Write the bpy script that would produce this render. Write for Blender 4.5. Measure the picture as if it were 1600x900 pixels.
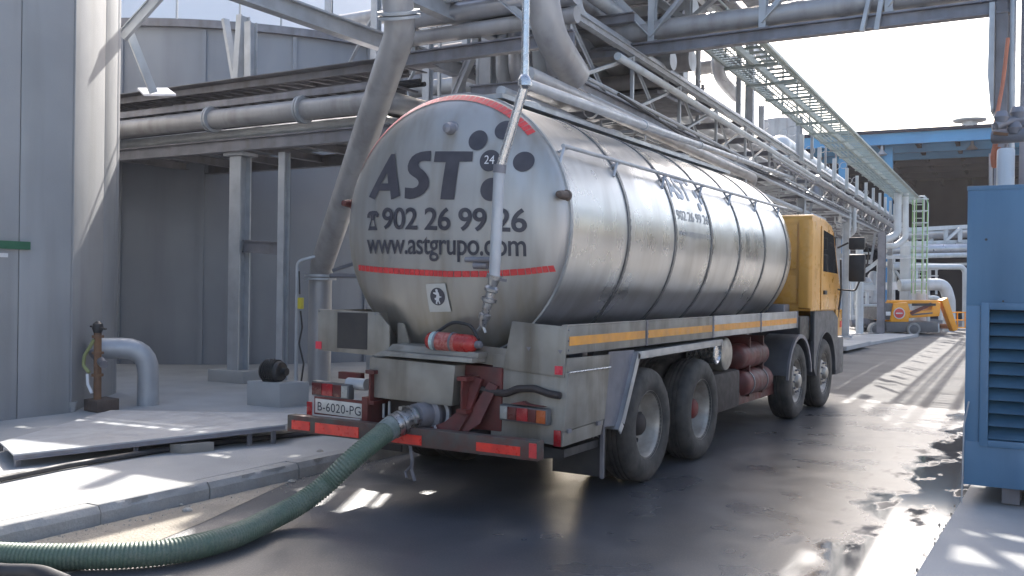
import bpy, bmesh, math, random
from mathutils import Vector, Matrix
from math import sin, cos, pi, radians, sqrt, atan2, tan
random.seed(7)
sc = bpy.context.scene
for o in list(bpy.data.objects): bpy.data.objects.remove(o)

# ------------------------------------------------------------------ camera
CAM = Vector((4.5497, -5.9778, 1.7225)); FPX = 1503.58
PITCH, ROLL, YAW = -0.0022, 0.0140, 0.5387
fwd = Vector((-sin(YAW)*cos(PITCH), cos(YAW)*cos(PITCH), sin(PITCH)))
_r0 = Vector((cos(YAW), sin(YAW), 0)); _u0 = _r0.cross(fwd)
rgt = _r0*cos(ROLL) + _u0*sin(ROLL); upv = -_r0*sin(ROLL) + _u0*cos(ROLL)
cd = bpy.data.cameras.new('camera'); cam = bpy.data.objects.new('camera', cd); sc.collection.objects.link(cam)
cd.sensor_width = 36; cd.lens = 36*FPX/1600; cd.clip_start = .05; cd.clip_end = 1500
cam.matrix_world = Matrix(((rgt.x, upv.x, -fwd.x, CAM.x), (rgt.y, upv.y, -fwd.y, CAM.y), (rgt.z, upv.z, -fwd.z, CAM.z), (0, 0, 0, 1)))
sc.camera = cam
def at(x, y, D): return CAM + (fwd + rgt*((x-800)/FPX) - upv*((y-450)/FPX))*D
def atY(x, y, Y):
    d = fwd + rgt*((x-800)/FPX) - upv*((y-450)/FPX); return CAM + d*((Y-CAM.y)/d.y)
def atZ(x, y, Z):
    d = fwd + rgt*((x-800)/FPX) - upv*((y-450)/FPX); return CAM + d*((Z-CAM.z)/d.z)

# ------------------------------------------------------------------ light
SUN_EL, SUN_AZ = radians(38.5), radians(27)         # azimuth measured from +Y towards -X
sun_dir = Vector((-sin(SUN_AZ)*cos(SUN_EL), cos(SUN_AZ)*cos(SUN_EL), sin(SUN_EL)))
sl = bpy.data.lights.new('sun', 'SUN'); sl.energy = 4.0; sl.angle = radians(.53); sl.color = (1, .95, .88)
so = bpy.data.objects.new('sun', sl); sc.collection.objects.link(so); so.rotation_euler = sun_dir.to_track_quat('Z', 'Y').to_euler()
W = bpy.data.worlds.new('World'); sc.world = W; W.use_nodes = True
nt = W.node_tree; bg = nt.nodes['Background']; sk = nt.nodes.new('ShaderNodeTexSky')
sk.sky_type = 'NISHITA'; sk.sun_disc = False; sk.sun_elevation = SUN_EL; sk.sun_rotation = -SUN_AZ
sk.air_density = 1.0; sk.dust_density = 4.0; sk.ozone_density = 1.0
nt.links.new(sk.outputs[0], bg.inputs[0]); bg.inputs[1].default_value = .15
sc.view_settings.view_transform = 'Standard'; sc.view_settings.look = 'None'
sc.view_settings.exposure = 1.48; sc.view_settings.gamma = 1
sc.render.engine = 'CYCLES'

# ------------------------------------------------------------------ materials
def mat(name, c1, c2=None, rough=.5, metal=0., scale=3., rvar=.12, bump=0., bscale=60., streak=None, samt=.5, sscale=5., spec=.5, fine=0.):
    m = bpy.data.materials.new(name); m.use_nodes = True; t = m.node_tree; b = t.nodes['Principled BSDF']; L = t.links.new
    tc = t.nodes.new('ShaderNodeTexCoord').outputs['Object']
    def noise(s, det=5, stretch=None):
        n = t.nodes.new('ShaderNodeTexNoise'); n.inputs['Scale'].default_value = s; n.inputs['Detail'].default_value = det
        if stretch:
            mp = t.nodes.new('ShaderNodeMapping'); mp.inputs['Scale'].default_value = stretch; L(tc, mp.inputs[0]); L(mp.outputs[0], n.inputs[0])
        else: L(tc, n.inputs[0])
        return n.outputs[0]
    def ramp(src, a, b2):
        r = t.nodes.new('ShaderNodeMapRange'); r.inputs[1].default_value = a; r.inputs[2].default_value = b2; L(src, r.inputs[0]); return r.outputs[0]
    def mix(f, a, b2):
        x = t.nodes.new('ShaderNodeMix'); x.data_type = 'RGBA'
        for i, v in ((6, a), (7, b2)):
            if isinstance(v, tuple): x.inputs[i].default_value = (*v, 1)
            else: L(v, x.inputs[i])
        if isinstance(f, float): x.inputs[0].default_value = f
        else: L(f, x.inputs[0])
        return x.outputs[2]
    c2 = c2 or tuple(v*.78 for v in c1)
    col = mix(ramp(noise(scale), .35, .68), c1, c2)
    if fine: col = mix(ramp(noise(90., 3), .45, .7), col, tuple(v*(1-fine) for v in c1))
    if streak:
        f = ramp(noise(sscale, 6, (1, 1, .09)), .48, .75); mm = t.nodes.new('ShaderNodeMath'); mm.operation = 'MULTIPLY'; L(f, mm.inputs[0]); mm.inputs[1].default_value = samt
        col = mix(mm.outputs[0], col, streak)
    L(col, b.inputs['Base Color'])
    r = t.nodes.new('ShaderNodeMapRange'); L(noise(scale*2.3), r.inputs[0]); r.inputs[1].default_value = .3; r.inputs[2].default_value = .7
    r.inputs[3].default_value = max(.03, rough-rvar); r.inputs[4].default_value = min(1, rough+rvar); L(r.outputs[0], b.inputs['Roughness'])
    b.inputs['Metallic'].default_value = metal; b.inputs['Specular IOR Level'].default_value = spec
    if bump:
        bn = t.nodes.new('ShaderNodeBump'); bn.inputs['Strength'].default_value = bump; bn.inputs['Distance'].default_value = .01
        L(noise(bscale, 4), bn.inputs['Height']); L(bn.outputs[0], b.inputs['Normal'])
    return m
M = {}
M['galv'] = mat('galvanised_steel', (.46, .48, .50), (.37, .38, .40), .48, .3, 4, streak=(.28, .27, .26), samt=.3)
M['galv_dark'] = mat('weathered_steel', (.25, .25, .275), (.18, .18, .20), .55, .4, 3, streak=(.12, .09, .07), samt=.4)
M['whitesteel'] = mat('pale_painted_steel', (.55, .58, .60), (.44, .47, .49), .45, .0, 2, streak=(.3, .27, .22), samt=.35)
M['insul'] = mat('pipe_insulation', (.50, .50, .52), (.38, .38, .40), .38, .7, 2, streak=(.28, .25, .22), samt=.3, bump=.15, bscale=14)
M['duct'] = mat('duct_grey', (.42, .41, .41), (.33, .32, .32), .42, .3, 1.5, streak=(.18, .16, .15), samt=.5)
M['greensteel'] = mat('walkway_green', (.36, .41, .395), (.28, .32, .31), .5, .1, 3)
M['cage'] = mat('cage_green', (.20, .40, .14), (.30, .5, .22), .5, .1, 3)
M['concrete'] = mat('pavement_concrete', (.41, .41, .405), (.32, .32, .315), .85, 0, 1.3, bump=.35, bscale=70, fine=.15)
M['yard'] = mat('yard_surface', (.22, .21, .20), (.17, .165, .16), .9, 0, .6, bump=.3, bscale=50, fine=.2)
M['slabsand'] = mat('gutter_concrete', (.36, .32, .26), (.25, .22, .18), .9, 0, 2.2, bump=.8, bscale=45, fine=.35)
M['kerb'] = mat('kerb_concrete', (.36, .36, .35), (.27, .27, .26), .85, 0, 4, bump=.6, bscale=35, fine=.2)
M['wall'] = mat('precast_concrete', (.34, .345, .35), (.28, .285, .295), .8, 0, .8, bump=.2, bscale=40, streak=(.19, .19, .17), samt=.6, sscale=2.2)
M['tankwall'] = mat('storage_tank_wall', (.29, .31, .345), (.24, .26, .295), .6, .05, .7, streak=(.14, .145, .17), samt=.5, sscale=1.6)
M['palewhite'] = mat('white_cladding', (.80, .80, .82), (.74, .74, .77), .6, 0, .5)
M['pale'] = mat('pale_cladding', (.62, .62, .66), (.55, .55, .60), .6, 0, .5, streak=(.4, .4, .42), samt=.3)
M['alu'] = mat('dirty_aluminium', (.30, .285, .25), (.21, .195, .17), .5, .35, 3.5, streak=(.12, .10, .075), samt=.75, sscale=7, bump=.1, bscale=8)
M['aluclean'] = mat('fender_aluminium', (.45, .46, .47), (.33, .34, .35), .4, .6, 5, streak=(.2, .18, .15), samt=.4)
M['black'] = mat('black_plastic', (.025, .025, .028), (.04, .038, .036), .5, 0, 6)
M['greyplastic'] = mat('grey_plastic', (.10, .105, .11), (.07, .07, .075), .55, 0, 5)
M['rubber'] = mat('tyre_rubber', (.036, .034, .032), (.08, .074, .065), .75, 0, 7, bump=.3, bscale=60)
M['rim'] = mat('steel_rim', (.46, .43, .38), (.30, .27, .23), .45, .5, 8)
M['redhub'] = mat('red_hub', (.22, .03, .025), (.12, .03, .025), .6, 0, 9)
M['red'] = mat('chassis_red', (.15, .028, .024), (.075, .02, .018), .55, 0, 6, streak=(.05, .04, .035), samt=.7)
M['chassis'] = mat('dirty_chassis', (.045, .035, .032), (.03, .025, .024), .7, 0, 5)
M['bumper'] = mat('bumper_paint', (.075, .075, .065), (.10, .04, .032), .6, 0, 9, bump=.2, bscale=30)
M['reflred'] = mat('red_reflector', (.75, .045, .03), (.55, .03, .025), .3, 0, 12, rvar=.05)
M['reflpink'] = mat('small_red_reflector', (.72, .05, .08), None, .3)
M['tape'] = mat('red_tape', (.62, .05, .05), (.5, .045, .045), .35, 0, 20)
M['orange'] = mat('orange_stripe', (.78, .33, .03), (.62, .27, .05), .4, 0, 6)
M['cab'] = mat('cab_ochre_paint', (.64, .33, .07), (.54, .28, .06), .32, 0, 2, streak=(.40, .22, .06), samt=.35)
M['print'] = mat('dark_print', (.035, .034, .045), (.06, .058, .07), .5, 0, 6)
M['ghost'] = mat('faded_print', (.42, .46, .50), (.47, .50, .54), .5, .2, 6)
M['greyprint'] = mat('grey_print', (.36, .37, .38), (.42, .43, .44), .5, .2, 6)
M['whiteprint'] = mat('white_print', (.7, .7, .7), None, .5)
M['sign'] = mat('sign_panel', (.50, .49, .45), (.42, .41, .37), .5, 0, 8)
M['plate'] = mat('plate_white', (.62, .60, .55), (.48, .46, .41), .5, 0, 9)
M['lampred'] = mat('lamp_red', (.35, .015, .02), (.2, .01, .015), .25, 0, 9)
M['lampdark'] = mat('lamp_dark_red', (.10, .015, .015), None, .3)
M['lamporange'] = mat('lamp_amber', (.40, .09, .02), None, .3)
M['lampclear'] = mat('lamp_clear', (.30, .30, .28), None, .3)
M['exting'] = mat('extinguisher_red', (.42, .03, .025), (.28, .025, .02), .3, 0, 9)
M['extlabel'] = mat('extinguisher_label', (.42, .16, .13), (.30, .04, .035), .5, 0, 45)
M['cyan'] = mat('pale_label', (.45, .62, .60), (.3, .4, .4), .5, 0, 30)
M['container'] = mat('container_blue', (.095, .20, .32), (.075, .165, .27), .42, 0, 1.5, streak=(.03, .08, .15), samt=.6, sscale=3, bump=.06, bscale=5)
M['louvre'] = mat('louvre_blue_grey', (.05, .12, .19), (.035, .09, .15), .45, 0, 3, streak=(.03, .05, .07), samt=.5)
M['shedblue'] = mat('shed_blue', (.07, .27, .50), (.06, .22, .42), .5, 0, .5)
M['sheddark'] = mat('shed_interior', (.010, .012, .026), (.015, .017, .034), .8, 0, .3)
M['rooflight'] = mat('roof_panel', (.26, .22, .20), (.2, .17, .16), .6, 0, .5)
M['hose'] = mat('green_hose', (.085, .135, .095), (.13, .155, .12), .5, 0, 5, fine=.25, bump=.2)
M['hosewrap'] = mat('hose_wrap', (.22, .25, .24), (.12, .16, .14), .6, 0, 14, bump=.6, bscale=40)
M['brass'] = mat('coupling_steel', (.42, .42, .42), (.22, .21, .2), .35, .85, 20)
M['rust'] = mat('rusty_steel', (.22, .12, .065), (.15, .09, .06), .8, 0, 9, bump=.4, bscale=40)
M['rustbox'] = mat('brown_box', (.12, .09, .075), (.09, .07, .06), .7, 0, 9)
M['cable'] = mat('black_cable', (.03, .03, .035), (.05, .05, .05), .6)
M['yellow'] = mat('yellow_plastic', (.62, .52, .06), None, .5)
M['mutedyellow'] = mat('muted_yellow', (.30, .32, .14), None, .6)
M['greenstrip'] = mat('green_strip', (.03, .13, .07), None, .5)
M['lift'] = mat('lift_orange', (.85, .36, .02), (.75, .30, .02), .38, 0, 3)
M['liftgrey'] = mat('lift_grey', (.12, .12, .125), (.09, .09, .095), .5, 0, 4)
M['tyregrey'] = mat('pale_tyre', (.33, .33, .32), (.25, .25, .24), .75, 0, 8)
M['strap'] = mat('orange_strap', (.50, .18, .10), (.38, .14, .08), .6, 0, 8)
M['stone'] = mat('pale_rubble', (.40, .38, .34), (.3, .28, .24), .9, 0, 20, bump=.6)
M['glass'] = mat('cab_glass', (.03, .035, .04), None, .08, 0, 2, rvar=.03, spec=.8)
M['chrome'] = mat('bright_steel', (.55, .55, .55), (.45, .45, .46), .25, .9, 12)
M['wood'] = mat('chock_grey', (.25, .24, .22), None, .8)

def tank_mat(name, base, rough, dirt, damt, bumpd):
    m = bpy.data.materials.new(name); m.use_nodes = True; t = m.node_tree; b = t.nodes['Principled BSDF']; L = t.links.new
    tc = t.nodes.new('ShaderNodeTexCoord').outputs['Object']
    mp = t.nodes.new('ShaderNodeMapping'); mp.inputs['Scale'].default_value = (1, 1, .12); L(tc, mp.inputs[0])
    n = t.nodes.new('ShaderNodeTexNoise'); n.inputs['Scale'].default_value = 4; n.inputs['Detail'].default_value = 3; L(mp.outputs[0], n.inputs[0])
    n2 = t.nodes.new('ShaderNodeTexNoise'); n2.inputs['Scale'].default_value = 1.3; n2.inputs['Detail'].default_value = 5; L(tc, n2.inputs[0])
    sx = t.nodes.new('ShaderNodeSeparateXYZ'); L(tc, sx.inputs[0])
    low = t.nodes.new('ShaderNodeMapRange'); low.inputs[1].default_value = 2.3; low.inputs[2].default_value = 1.1; L(sx.outputs[2], low.inputs[0])
    a = t.nodes.new('ShaderNodeMath'); a.operation = 'MULTIPLY_ADD'; L(low.outputs[0], a.inputs[0]); a.inputs[1].default_value = .55; 
    r1 = t.nodes.new('ShaderNodeMapRange'); r1.inputs[1].default_value = .42; r1.inputs[2].default_value = .75; L(n.outputs[0], r1.inputs[0]); L(r1.outputs[0], a.inputs[2])
    mu = t.nodes.new('ShaderNodeMath'); mu.operation = 'MULTIPLY'; mu.use_clamp = True; L(a.outputs[0], mu.inputs[0]); mu.inputs[1].default_value = damt
    mx = t.nodes.new('ShaderNodeMix'); mx.data_type = 'RGBA'; mx.inputs[6].default_value = (*base, 1); mx.inputs[7].default_value = (*dirt, 1)
    L(mu.outputs[0], mx.inputs[0]); L(mx.outputs[2], b.inputs['Base Color'])
    rr = t.nodes.new('ShaderNodeMapRange'); rr.inputs[1].default_value = .3; rr.inputs[2].default_value = .7; rr.inputs[3].default_value = rough*.7; rr.inputs[4].default_value = rough*1.35
    L(n2.outputs[0], rr.inputs[0])
    ra = t.nodes.new('ShaderNodeMath'); ra.operation = 'MULTIPLY_ADD'; L(mu.outputs[0], ra.inputs[0]); ra.inputs[1].default_value = .25; L(rr.outputs[0], ra.inputs[2]); L(ra.outputs[0], b.inputs['Roughness'])
    b.inputs['Metallic'].default_value = .9
    w = t.nodes.new('ShaderNodeTexNoise'); w.inputs['Scale'].default_value = 1.6; w.inputs['Detail'].default_value = 0; L(tc, w.inputs[0])
    bn = t.nodes.new('ShaderNodeBump'); bn.inputs['Strength'].default_value = .5; bn.inputs['Distance'].default_value = bumpd; L(w.outputs[0], bn.inputs['Height']); L(bn.outputs[0], b.inputs['Normal'])
    return m
M['stainless'] = tank_mat('stainless_shell', (.56, .565, .56), .27, (.34, .32, .29), .45, .010)
M['head'] = tank_mat('stainless_head', (.43, .42, .405), .50, (.27, .24, .18), .75, .05)
M['band'] = mat('band_steel', (.20, .20, .20), (.12, .12, .12), .4, .6, 9)

def asphalt():
    m = bpy.data.materials.new('asphalt_wet_and_dry'); m.use_nodes = True; t = m.node_tree; b = t.nodes['Principled BSDF']; L = t.links.new
    tc = t.nodes.new('ShaderNodeTexCoord').outputs['Object']; N = t.nodes.new
    def noise(s, det, st=None):
        n = N('ShaderNodeTexNoise'); n.inputs['Scale'].default_value = s; n.inputs['Detail'].default_value = det
        if st: mp = N('ShaderNodeMapping'); mp.inputs['Scale'].default_value = st; L(tc, mp.inputs[0]); L(mp.outputs[0], n.inputs[0])
        else: L(tc, n.inputs[0])
        return n.outputs[0]
    def mth(op, a, c, clamp=False):
        x = N('ShaderNodeMath'); x.operation = op; x.use_clamp = clamp
        for i, v in enumerate((a, c)):
            if isinstance(v, (int, float)): x.inputs[i].default_value = v
            else: L(v, x.inputs[i])
        return x.outputs[0]
    def rng(s, a, c, lo=0., hi=1.):
        x = N('ShaderNodeMapRange'); x.inputs[1].default_value = a; x.inputs[2].default_value = c; x.inputs[3].default_value = lo; x.inputs[4].default_value = hi; L(s, x.inputs[0]); return x.outputs[0]
    sx = N('ShaderNodeSeparateXYZ'); L(tc, sx.inputs[0]); X, Y = sx.outputs[0], sx.outputs[1]
    edge = mth('ADD', mth('ADD', Y, mth('MULTIPLY', X, .55)), mth('MULTIPLY', noise(.9, 4), 1.6))
    wet = rng(edge, 11.9, 11.5)                                    # wet up to a line across the road
    left = rng(mth('ADD', X, mth('MULTIPLY', noise(1.6, 5), 1.2)), -.35, .0)     # drier gutter side
    dryp = rng(noise(4.5, 8, (1, .45, 1)), .56, .66)                # dry islands near right kerb
    nr = rng(X, 2.6, 3.4); dryp = mth('MULTIPLY', dryp, nr)
    wet = mth('MULTIPLY', mth('MULTIPLY', wet, left), mth('SUBTRACT', 1, dryp))
    grain = noise(170, 3); g2 = noise(75, 4); agg = rng(g2, .54, .64)
    mx = N('ShaderNodeMix'); mx.data_type = 'RGBA'; mx.inputs[6].default_value = (.125, .124, .123, 1); mx.inputs[7].default_value = (.06, .066, .078, 1); L(wet, mx.inputs[0])
    pat = rng(noise(1.1, 6), .35, .7, .75, 1.15); m2 = N('ShaderNodeMix'); m2.data_type = 'RGBA'; m2.blend_type = 'MULTIPLY'; m2.inputs[0].default_value = 1
    L(mx.outputs[2], m2.inputs[6]); cb = N('ShaderNodeCombineColor'); [L(pat, cb.inputs[i]) for i in range(3)]; L(cb.outputs[0], m2.inputs[7])
    m3 = N('ShaderNodeMix'); m3.data_type = 'RGBA'; L(mth('MULTIPLY', agg, .55), m3.inputs[0]); L(m2.outputs[2], m3.inputs[6]); m3.inputs[7].default_value = (.16, .15, .14, 1); L(m3.outputs[2], b.inputs['Base Color'])
    film = rng(mth('ADD', mth('MULTIPLY', noise(.8, 4, (1, .5, 1)), 1.2), mth('MULTIPLY', X, .16)),   .30, .85)
    rw = mth('ADD', rng(film, 0, 1, .40, .24), mth('MULTIPLY', rng(noise(1.7, 3), .3, .7), .12))
    ro = N('ShaderNodeMix'); ro.data_type = 'FLOAT'; L(wet, ro.inputs[0]); ro.inputs[2].default_value = .88; L(rw, ro.inputs[3]); L(ro.outputs[0], b.inputs['Roughness'])
    pud = mth('MULTIPLY', mth('MULTIPLY', rng(mth('ADD', X, mth('MULTIPLY', noise(2.2, 9, (1, .5, 1)), 1.3)), 3.72, 3.86), wet), 1)
    r2 = N('ShaderNodeMix'); r2.data_type = 'FLOAT'; L(pud, r2.inputs[0]); L(ro.outputs[0], r2.inputs[2]); r2.inputs[3].default_value = .07; L(r2.outputs[0], b.inputs['Roughness'])
    bs = mth('SUBTRACT', mth('SUBTRACT', .75, mth('MULTIPLY', pud, .5)), mth('MULTIPLY', mth('MULTIPLY', wet, film), .66))
    bn = N('ShaderNodeBump'); bn.inputs['Distance'].default_value = .008; L(mth('MAXIMUM', bs, 0.), bn.inputs['Strength']); L(mth('ADD', mth('MULTIPLY', grain, .5), mth('MULTIPLY', g2, 1.6)), bn.inputs['Height']); L(mth('ADD', .5, mth('MULTIPLY', wet, .5)), b.inputs['Specular IOR Level']); L(bn.outputs[0], b.inputs['Normal'])
    return m
M['asphalt'] = asphalt()

# ------------------------------------------------------------------ builders
col = sc.collection
WL = {}
def origin(o): return WL.get(o.name, Vector((0, 0, 0))) if o else Vector((0, 0, 0))
class MB:
    def __init__(s): s.v = []; s.f = []
    def add(s, vs, fs):
        n = len(s.v); s.v += [tuple(v) for v in vs]; s.f += [tuple(i+n for i in f) for f in fs]; return s
    def box(s, a, b):
        x0, y0, z0 = a; x1, y1, z1 = b
        return s.add([(x0,y0,z0),(x1,y0,z0),(x1,y1,z0),(x0,y1,z0),(x0,y0,z1),(x1,y0,z1),(x1,y1,z1),(x0,y1,z1)], [(0,3,2,1),(4,5,6,7),(0,1,5,4),(1,2,6,5),(2,3,7,6),(3,0,4,7)])
    def prism(s, pts, d):                                          # closed outline of 3D points, extruded by d
        n = len(pts); d = Vector(d); P = [Vector(p) for p in pts]; Q = [p+d for p in P]
        nrm = sum(((P[i]-P[0]).cross(P[(i+1) % n]-P[0]) for i in range(1, n-1)), Vector())
        if nrm.dot(d) > 0: P.reverse(); Q.reverse()
        return s.add(P+Q, [tuple(range(n)), tuple(range(2*n-1, n-1, -1))]+[(i, i+n, (i+1) % n+n, (i+1) % n) for i in range(n)])
    def frame(s, d, up=None):
        d = Vector(d).normalized(); u = Vector(up) if up else Vector((0, 0, 1))
        if abs(d.dot(u.normalized())) > .98: u = Vector((0, 1, 0))
        a = d.cross(u).normalized(); return a, a.cross(d).normalized()
    def sweep(s, prof, p0, p1, up=None):                           # 2D profile (side, up) from p0 to p1
        p0, p1 = Vector(p0), Vector(p1); a, b = s.frame(p1-p0, up)
        return s.prism([p0+a*x+b*y for x, y in prof], p1-p0)
    def bar(s, p0, p1, w, h, up=None): return s.sweep([(-w/2,-h/2),(w/2,-h/2),(w/2,h/2),(-w/2,h/2)], p0, p1, up)
    def ibeam(s, p0, p1, w, h, up=None, t=.18):
        tf = h*t*.6; tw = w*t*.5; W2, H2 = w/2, h/2
        return s.sweep([(-W2,-H2),(W2,-H2),(W2,-H2+tf),(tw,-H2+tf),(tw,H2-tf),(W2,H2-tf),(W2,H2),(-W2,H2),(-W2,H2-tf),(-tw,H2-tf),(-tw,-H2+tf),(-W2,-H2+tf)], p0, p1, up)
    def angle(s, p0, p1, w, up=None): t = w*.14; return s.sweep([(0,0),(w,0),(w,t),(t,t),(t,w),(0,w)], p0, p1, up)
    def tube(s, pts, r, seg=12, bend=0., n=6, rf=None, cap=True, step=None):
        P = [Vector(p) for p in pts]; path = [P[0]]
        for i in range(1, len(P)-1):
            a, b, c = P[i-1], P[i], P[i+1]; d0 = (a-b).normalized(); d1 = (c-b).normalized(); ang = d0.angle(d1)
            if bend and ang < 3.0:
                l = min(bend/tan(ang/2), (a-b).length*.49, (c-b).length*.49); A = b+d0*l; B = b+d1*l
                for k in range(n+1):
                    t = k/n; path.append((1-t)**2*A+2*t*(1-t)*b+t*t*B)
            else: path.append(b)
        path.append(P[-1])
        T = [(path[min(i+1, len(path)-1)]-path[max(i-1, 0)]).normalized() for i in range(len(path))]
        a, b = s.frame(T[0]); V = []; dist = 0
        for i, p in enumerate(path):
            if i:
                q = T[i-1].rotation_difference(T[i]); a = q @ a; b = q @ b; dist += (p-path[i-1]).length
            rr = rf(dist) if rf else (r[min(i, len(r)-1)] if isinstance(r, (list, tuple)) else r)
            V += [p+(a*cos(2*pi*k/seg)+b*sin(2*pi*k/seg))*rr for k in range(seg)]
        m = len(path); F = [(i*seg+k, i*seg+(k+1) % seg, (i+1)*seg+(k+1) % seg, (i+1)*seg+k) for i in range(m-1) for k in range(seg)]
        if cap: F += [tuple(range(seg-1, -1, -1)), tuple((m-1)*seg+k for k in range(seg))]
        return s.add(V, F)
    def lathe(s, c, axis, prof, seg=32):                           # prof: (distance along axis, radius)
        c = Vector(c); ax = Vector(axis).normalized(); a, b = s.frame(ax); V = []
        for d, r in prof: V += [c+ax*d+(a*cos(2*pi*k/seg)+b*sin(2*pi*k/seg))*max(r, .0005) for k in range(seg)]
        m = len(prof); return s.add(V, [(i*seg+k, i*seg+(k+1) % seg, (i+1)*seg+(k+1) % seg, (i+1)*seg+k) for i in range(m-1) for k in range(seg)])
    def build(s, name, m, parent=None, bevel=0., sharp=38, label=None, kind=None):
        off = origin(parent); me = bpy.data.meshes.new(name); me.from_pydata([tuple(Vector(v)-off) for v in s.v], [], s.f)
        bm = bmesh.new(); bm.from_mesh(me)
        bmesh.ops.recalc_face_normals(bm, faces=bm.faces)
        if bevel:
            es = [e for e in bm.edges if len(e.link_faces) == 2 and e.calc_face_angle(0) > .5]
            bmesh.ops.bevel(bm, geom=es, offset=bevel, segments=2, affect='EDGES', profile=.6, clamp_overlap=True)
        bm.to_mesh(me); bm.free(); me.materials.append(M[m] if isinstance(m, str) else m)
        me.shade_smooth(); me.set_sharp_from_angle(angle=radians(sharp))
        o = bpy.data.objects.new(name, me); col.objects.link(o)
        if parent: o.parent = parent
        WL[o.name] = off
        if label: o['label'] = label
        if kind: o['kind'] = kind
        return o
def thing(name, label, cat, loc=(0, 0, 0), group=None):
    o = bpy.data.objects.new(name, None); o.location = loc; o.empty_display_size = .2; col.objects.link(o)
    WL[o.name] = Vector(loc); o['label'] = label; o['category'] = cat
    if group: o['group'] = group
    return o
def tag(o, label, cat, group=None):
    o['label'] = label; o['category'] = cat
    if group: o['group'] = group
    return o
def struct(o): o['kind'] = 'structure'; return o
def B(a, b): return MB().box(a, b)
def copy_thing(root, delta, label=None, group=None):
    r = root.copy(); col.objects.link(r); r.location = Vector(root.location)+Vector(delta); WL[r.name] = Vector(r.location)
    if label: r['label'] = label
    if group: r['group'] = group
    for ch in [c for c in bpy.data.objects if c.parent == root]:
        c = ch.copy(); col.objects.link(c); c.parent = r
        for g in [q for q in bpy.data.objects if q.parent == ch]:
            d = g.copy(); col.objects.link(d); d.parent = c
    return r

# rack frame: s along the rack, o towards the road, z up
RD = Vector((-.063, .998, 0)); RN = Vector((.998, .063, 0)); RP = Vector((-2.47, 27.776, 0))
def RK(s, o, z): return RP + RD*(s-27.8) + RN*o + Vector((0, 0, z))

# ------------------------------------------------------------------ ground, road, pavements
KX, RX, PZ = -1.40, 3.74, .13
g = MB().add([(-600,-600,-.004),(600,-600,-.004),(600,900,-.004),(-600,900,-.004)], [(0,1,2,3)]); struct(g.build('ground', 'yard'))
g = MB(); xs = [KX+.02, 0, 1.5, RX+.05]; ys = [-14+i*2 for i in range(34)]
g.add([(x, y, 0) for y in ys for x in xs], [(j*4+i, j*4+i+1, (j+1)*4+i+1, (j+1)*4+i) for j in range(len(ys)-1) for i in range(3)]); struct(g.build('road', 'asphalt'))
# sandy concrete gutter slabs between kerb and asphalt
gut = MB(); struct(gut.add([(KX+.03,-3.6,.004),(-.35,-3.5,.004),(-.62,-2.0,.004),(-.85,-1.2,.004),(-1.3,0.05,.004),(KX+.03,.3,.004)], [(0,1,2,3,4,5)]).build('gutter', 'slabsand'))
pv = struct(B((-14, -14, -.1), (KX-.18, 21, PZ-.003)).build('pavement', 'concrete'))
pv2 = struct(B((RX, -14, -.1), (14, 8.6, PZ-.01)).build('pavement', 'concrete'))
pv3 = struct(MB().prism([(-30,21.003,-.1),(-1.62,21.003,-.1),(-1.45,24,-.1),(-.95,33.5,-.1),(-30,33.5,-.1)], (0, 0, .19)).build('pavement', 'concrete'))
# kerb stones, chipped unevenly
ke = bpy.data.objects.new('kerb', None); ke.location = (KX, 0, 0); col.objects.link(ke); WL['kerb'] = Vector((KX, 0, 0)); ke['kind'] = 'structure'
y = -2.62
for i in range(22):
    L = 1.0+random.uniform(-.03, .03); dz = random.uniform(-.004, .004); dx = random.uniform(-.008, .008)
    pts = [(KX-.17, -.05), (KX+dx, -.05), (KX+dx+.006, PZ-.05), (KX+dx-.012, PZ+dz-.012), (KX+dx-.03, PZ+dz), (KX-.17, PZ+dz)]
    mb = MB(); n = 14 if i < 6 else 1; V = []; F = []
    for k in range(n+1):
        yy = y+.006+(L-.012)*k/n; ch = random.choice([0, 0, 0, .006, .014, .026]) if (0 < k < n) else .004
        for j, (px, pz) in enumerate(pts):
            V.append((px-(ch if j in (2, 3) else 0), yy, pz-(ch if j in (3,) else 0)))
    m = len(pts)
    for k in range(n): F += [(k*m+j, (k+1)*m+j, (k+1)*m+(j+1) % m, k*m+(j+1) % m) for j in range(m)]
    F += [tuple(range(m)), tuple(range((n+1)*m-1, n*m-1, -1))]
    mb.add(V, F).build('kerb_stone', 'kerb', ke, sharp=25); y += L
B((-3.4, -3.6, -.05), (KX-.01, -2.63, PZ-.01)).build('kerb_end_slab', 'kerb', ke)
# far lit pavement corner by the rack foot
struct(B((-6.5, 21.2, .085), (-1.05, 24.6, .20)).build('rack_foot_slab', 'concrete'))
# grit swept against the kerb foot and along the right pavement edge
mb = MB()
for k in range(420):
    if k < 300: x = KX+.02+abs(random.gauss(0, .14)); yq = random.uniform(-2.9, 1.5)
    else: x = RX-.02-abs(random.gauss(0, .06)); yq = random.uniform(-2, 8)
    r_ = random.choice([.004, .006, .009, .013]); a_ = random.random()*3
    mb.add([(x+cos(a_)*r_, yq+sin(a_)*r_, .002), (x+cos(a_+2)*r_*.8, yq+sin(a_+2)*r_, .002), (x+cos(a_+4.1)*r_, yq+sin(a_+4.1)*r_*.8, .002), (x, yq, .004+r_*.9)], [(0, 1, 3), (1, 2, 3), (2, 0, 3), (0, 2, 1)])
gv = mb.build('grit', 'stone', kind='stuff'); gv['label'] = 'loose grit gathered along the kerb foot'; gv['category'] = 'grit'
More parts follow.
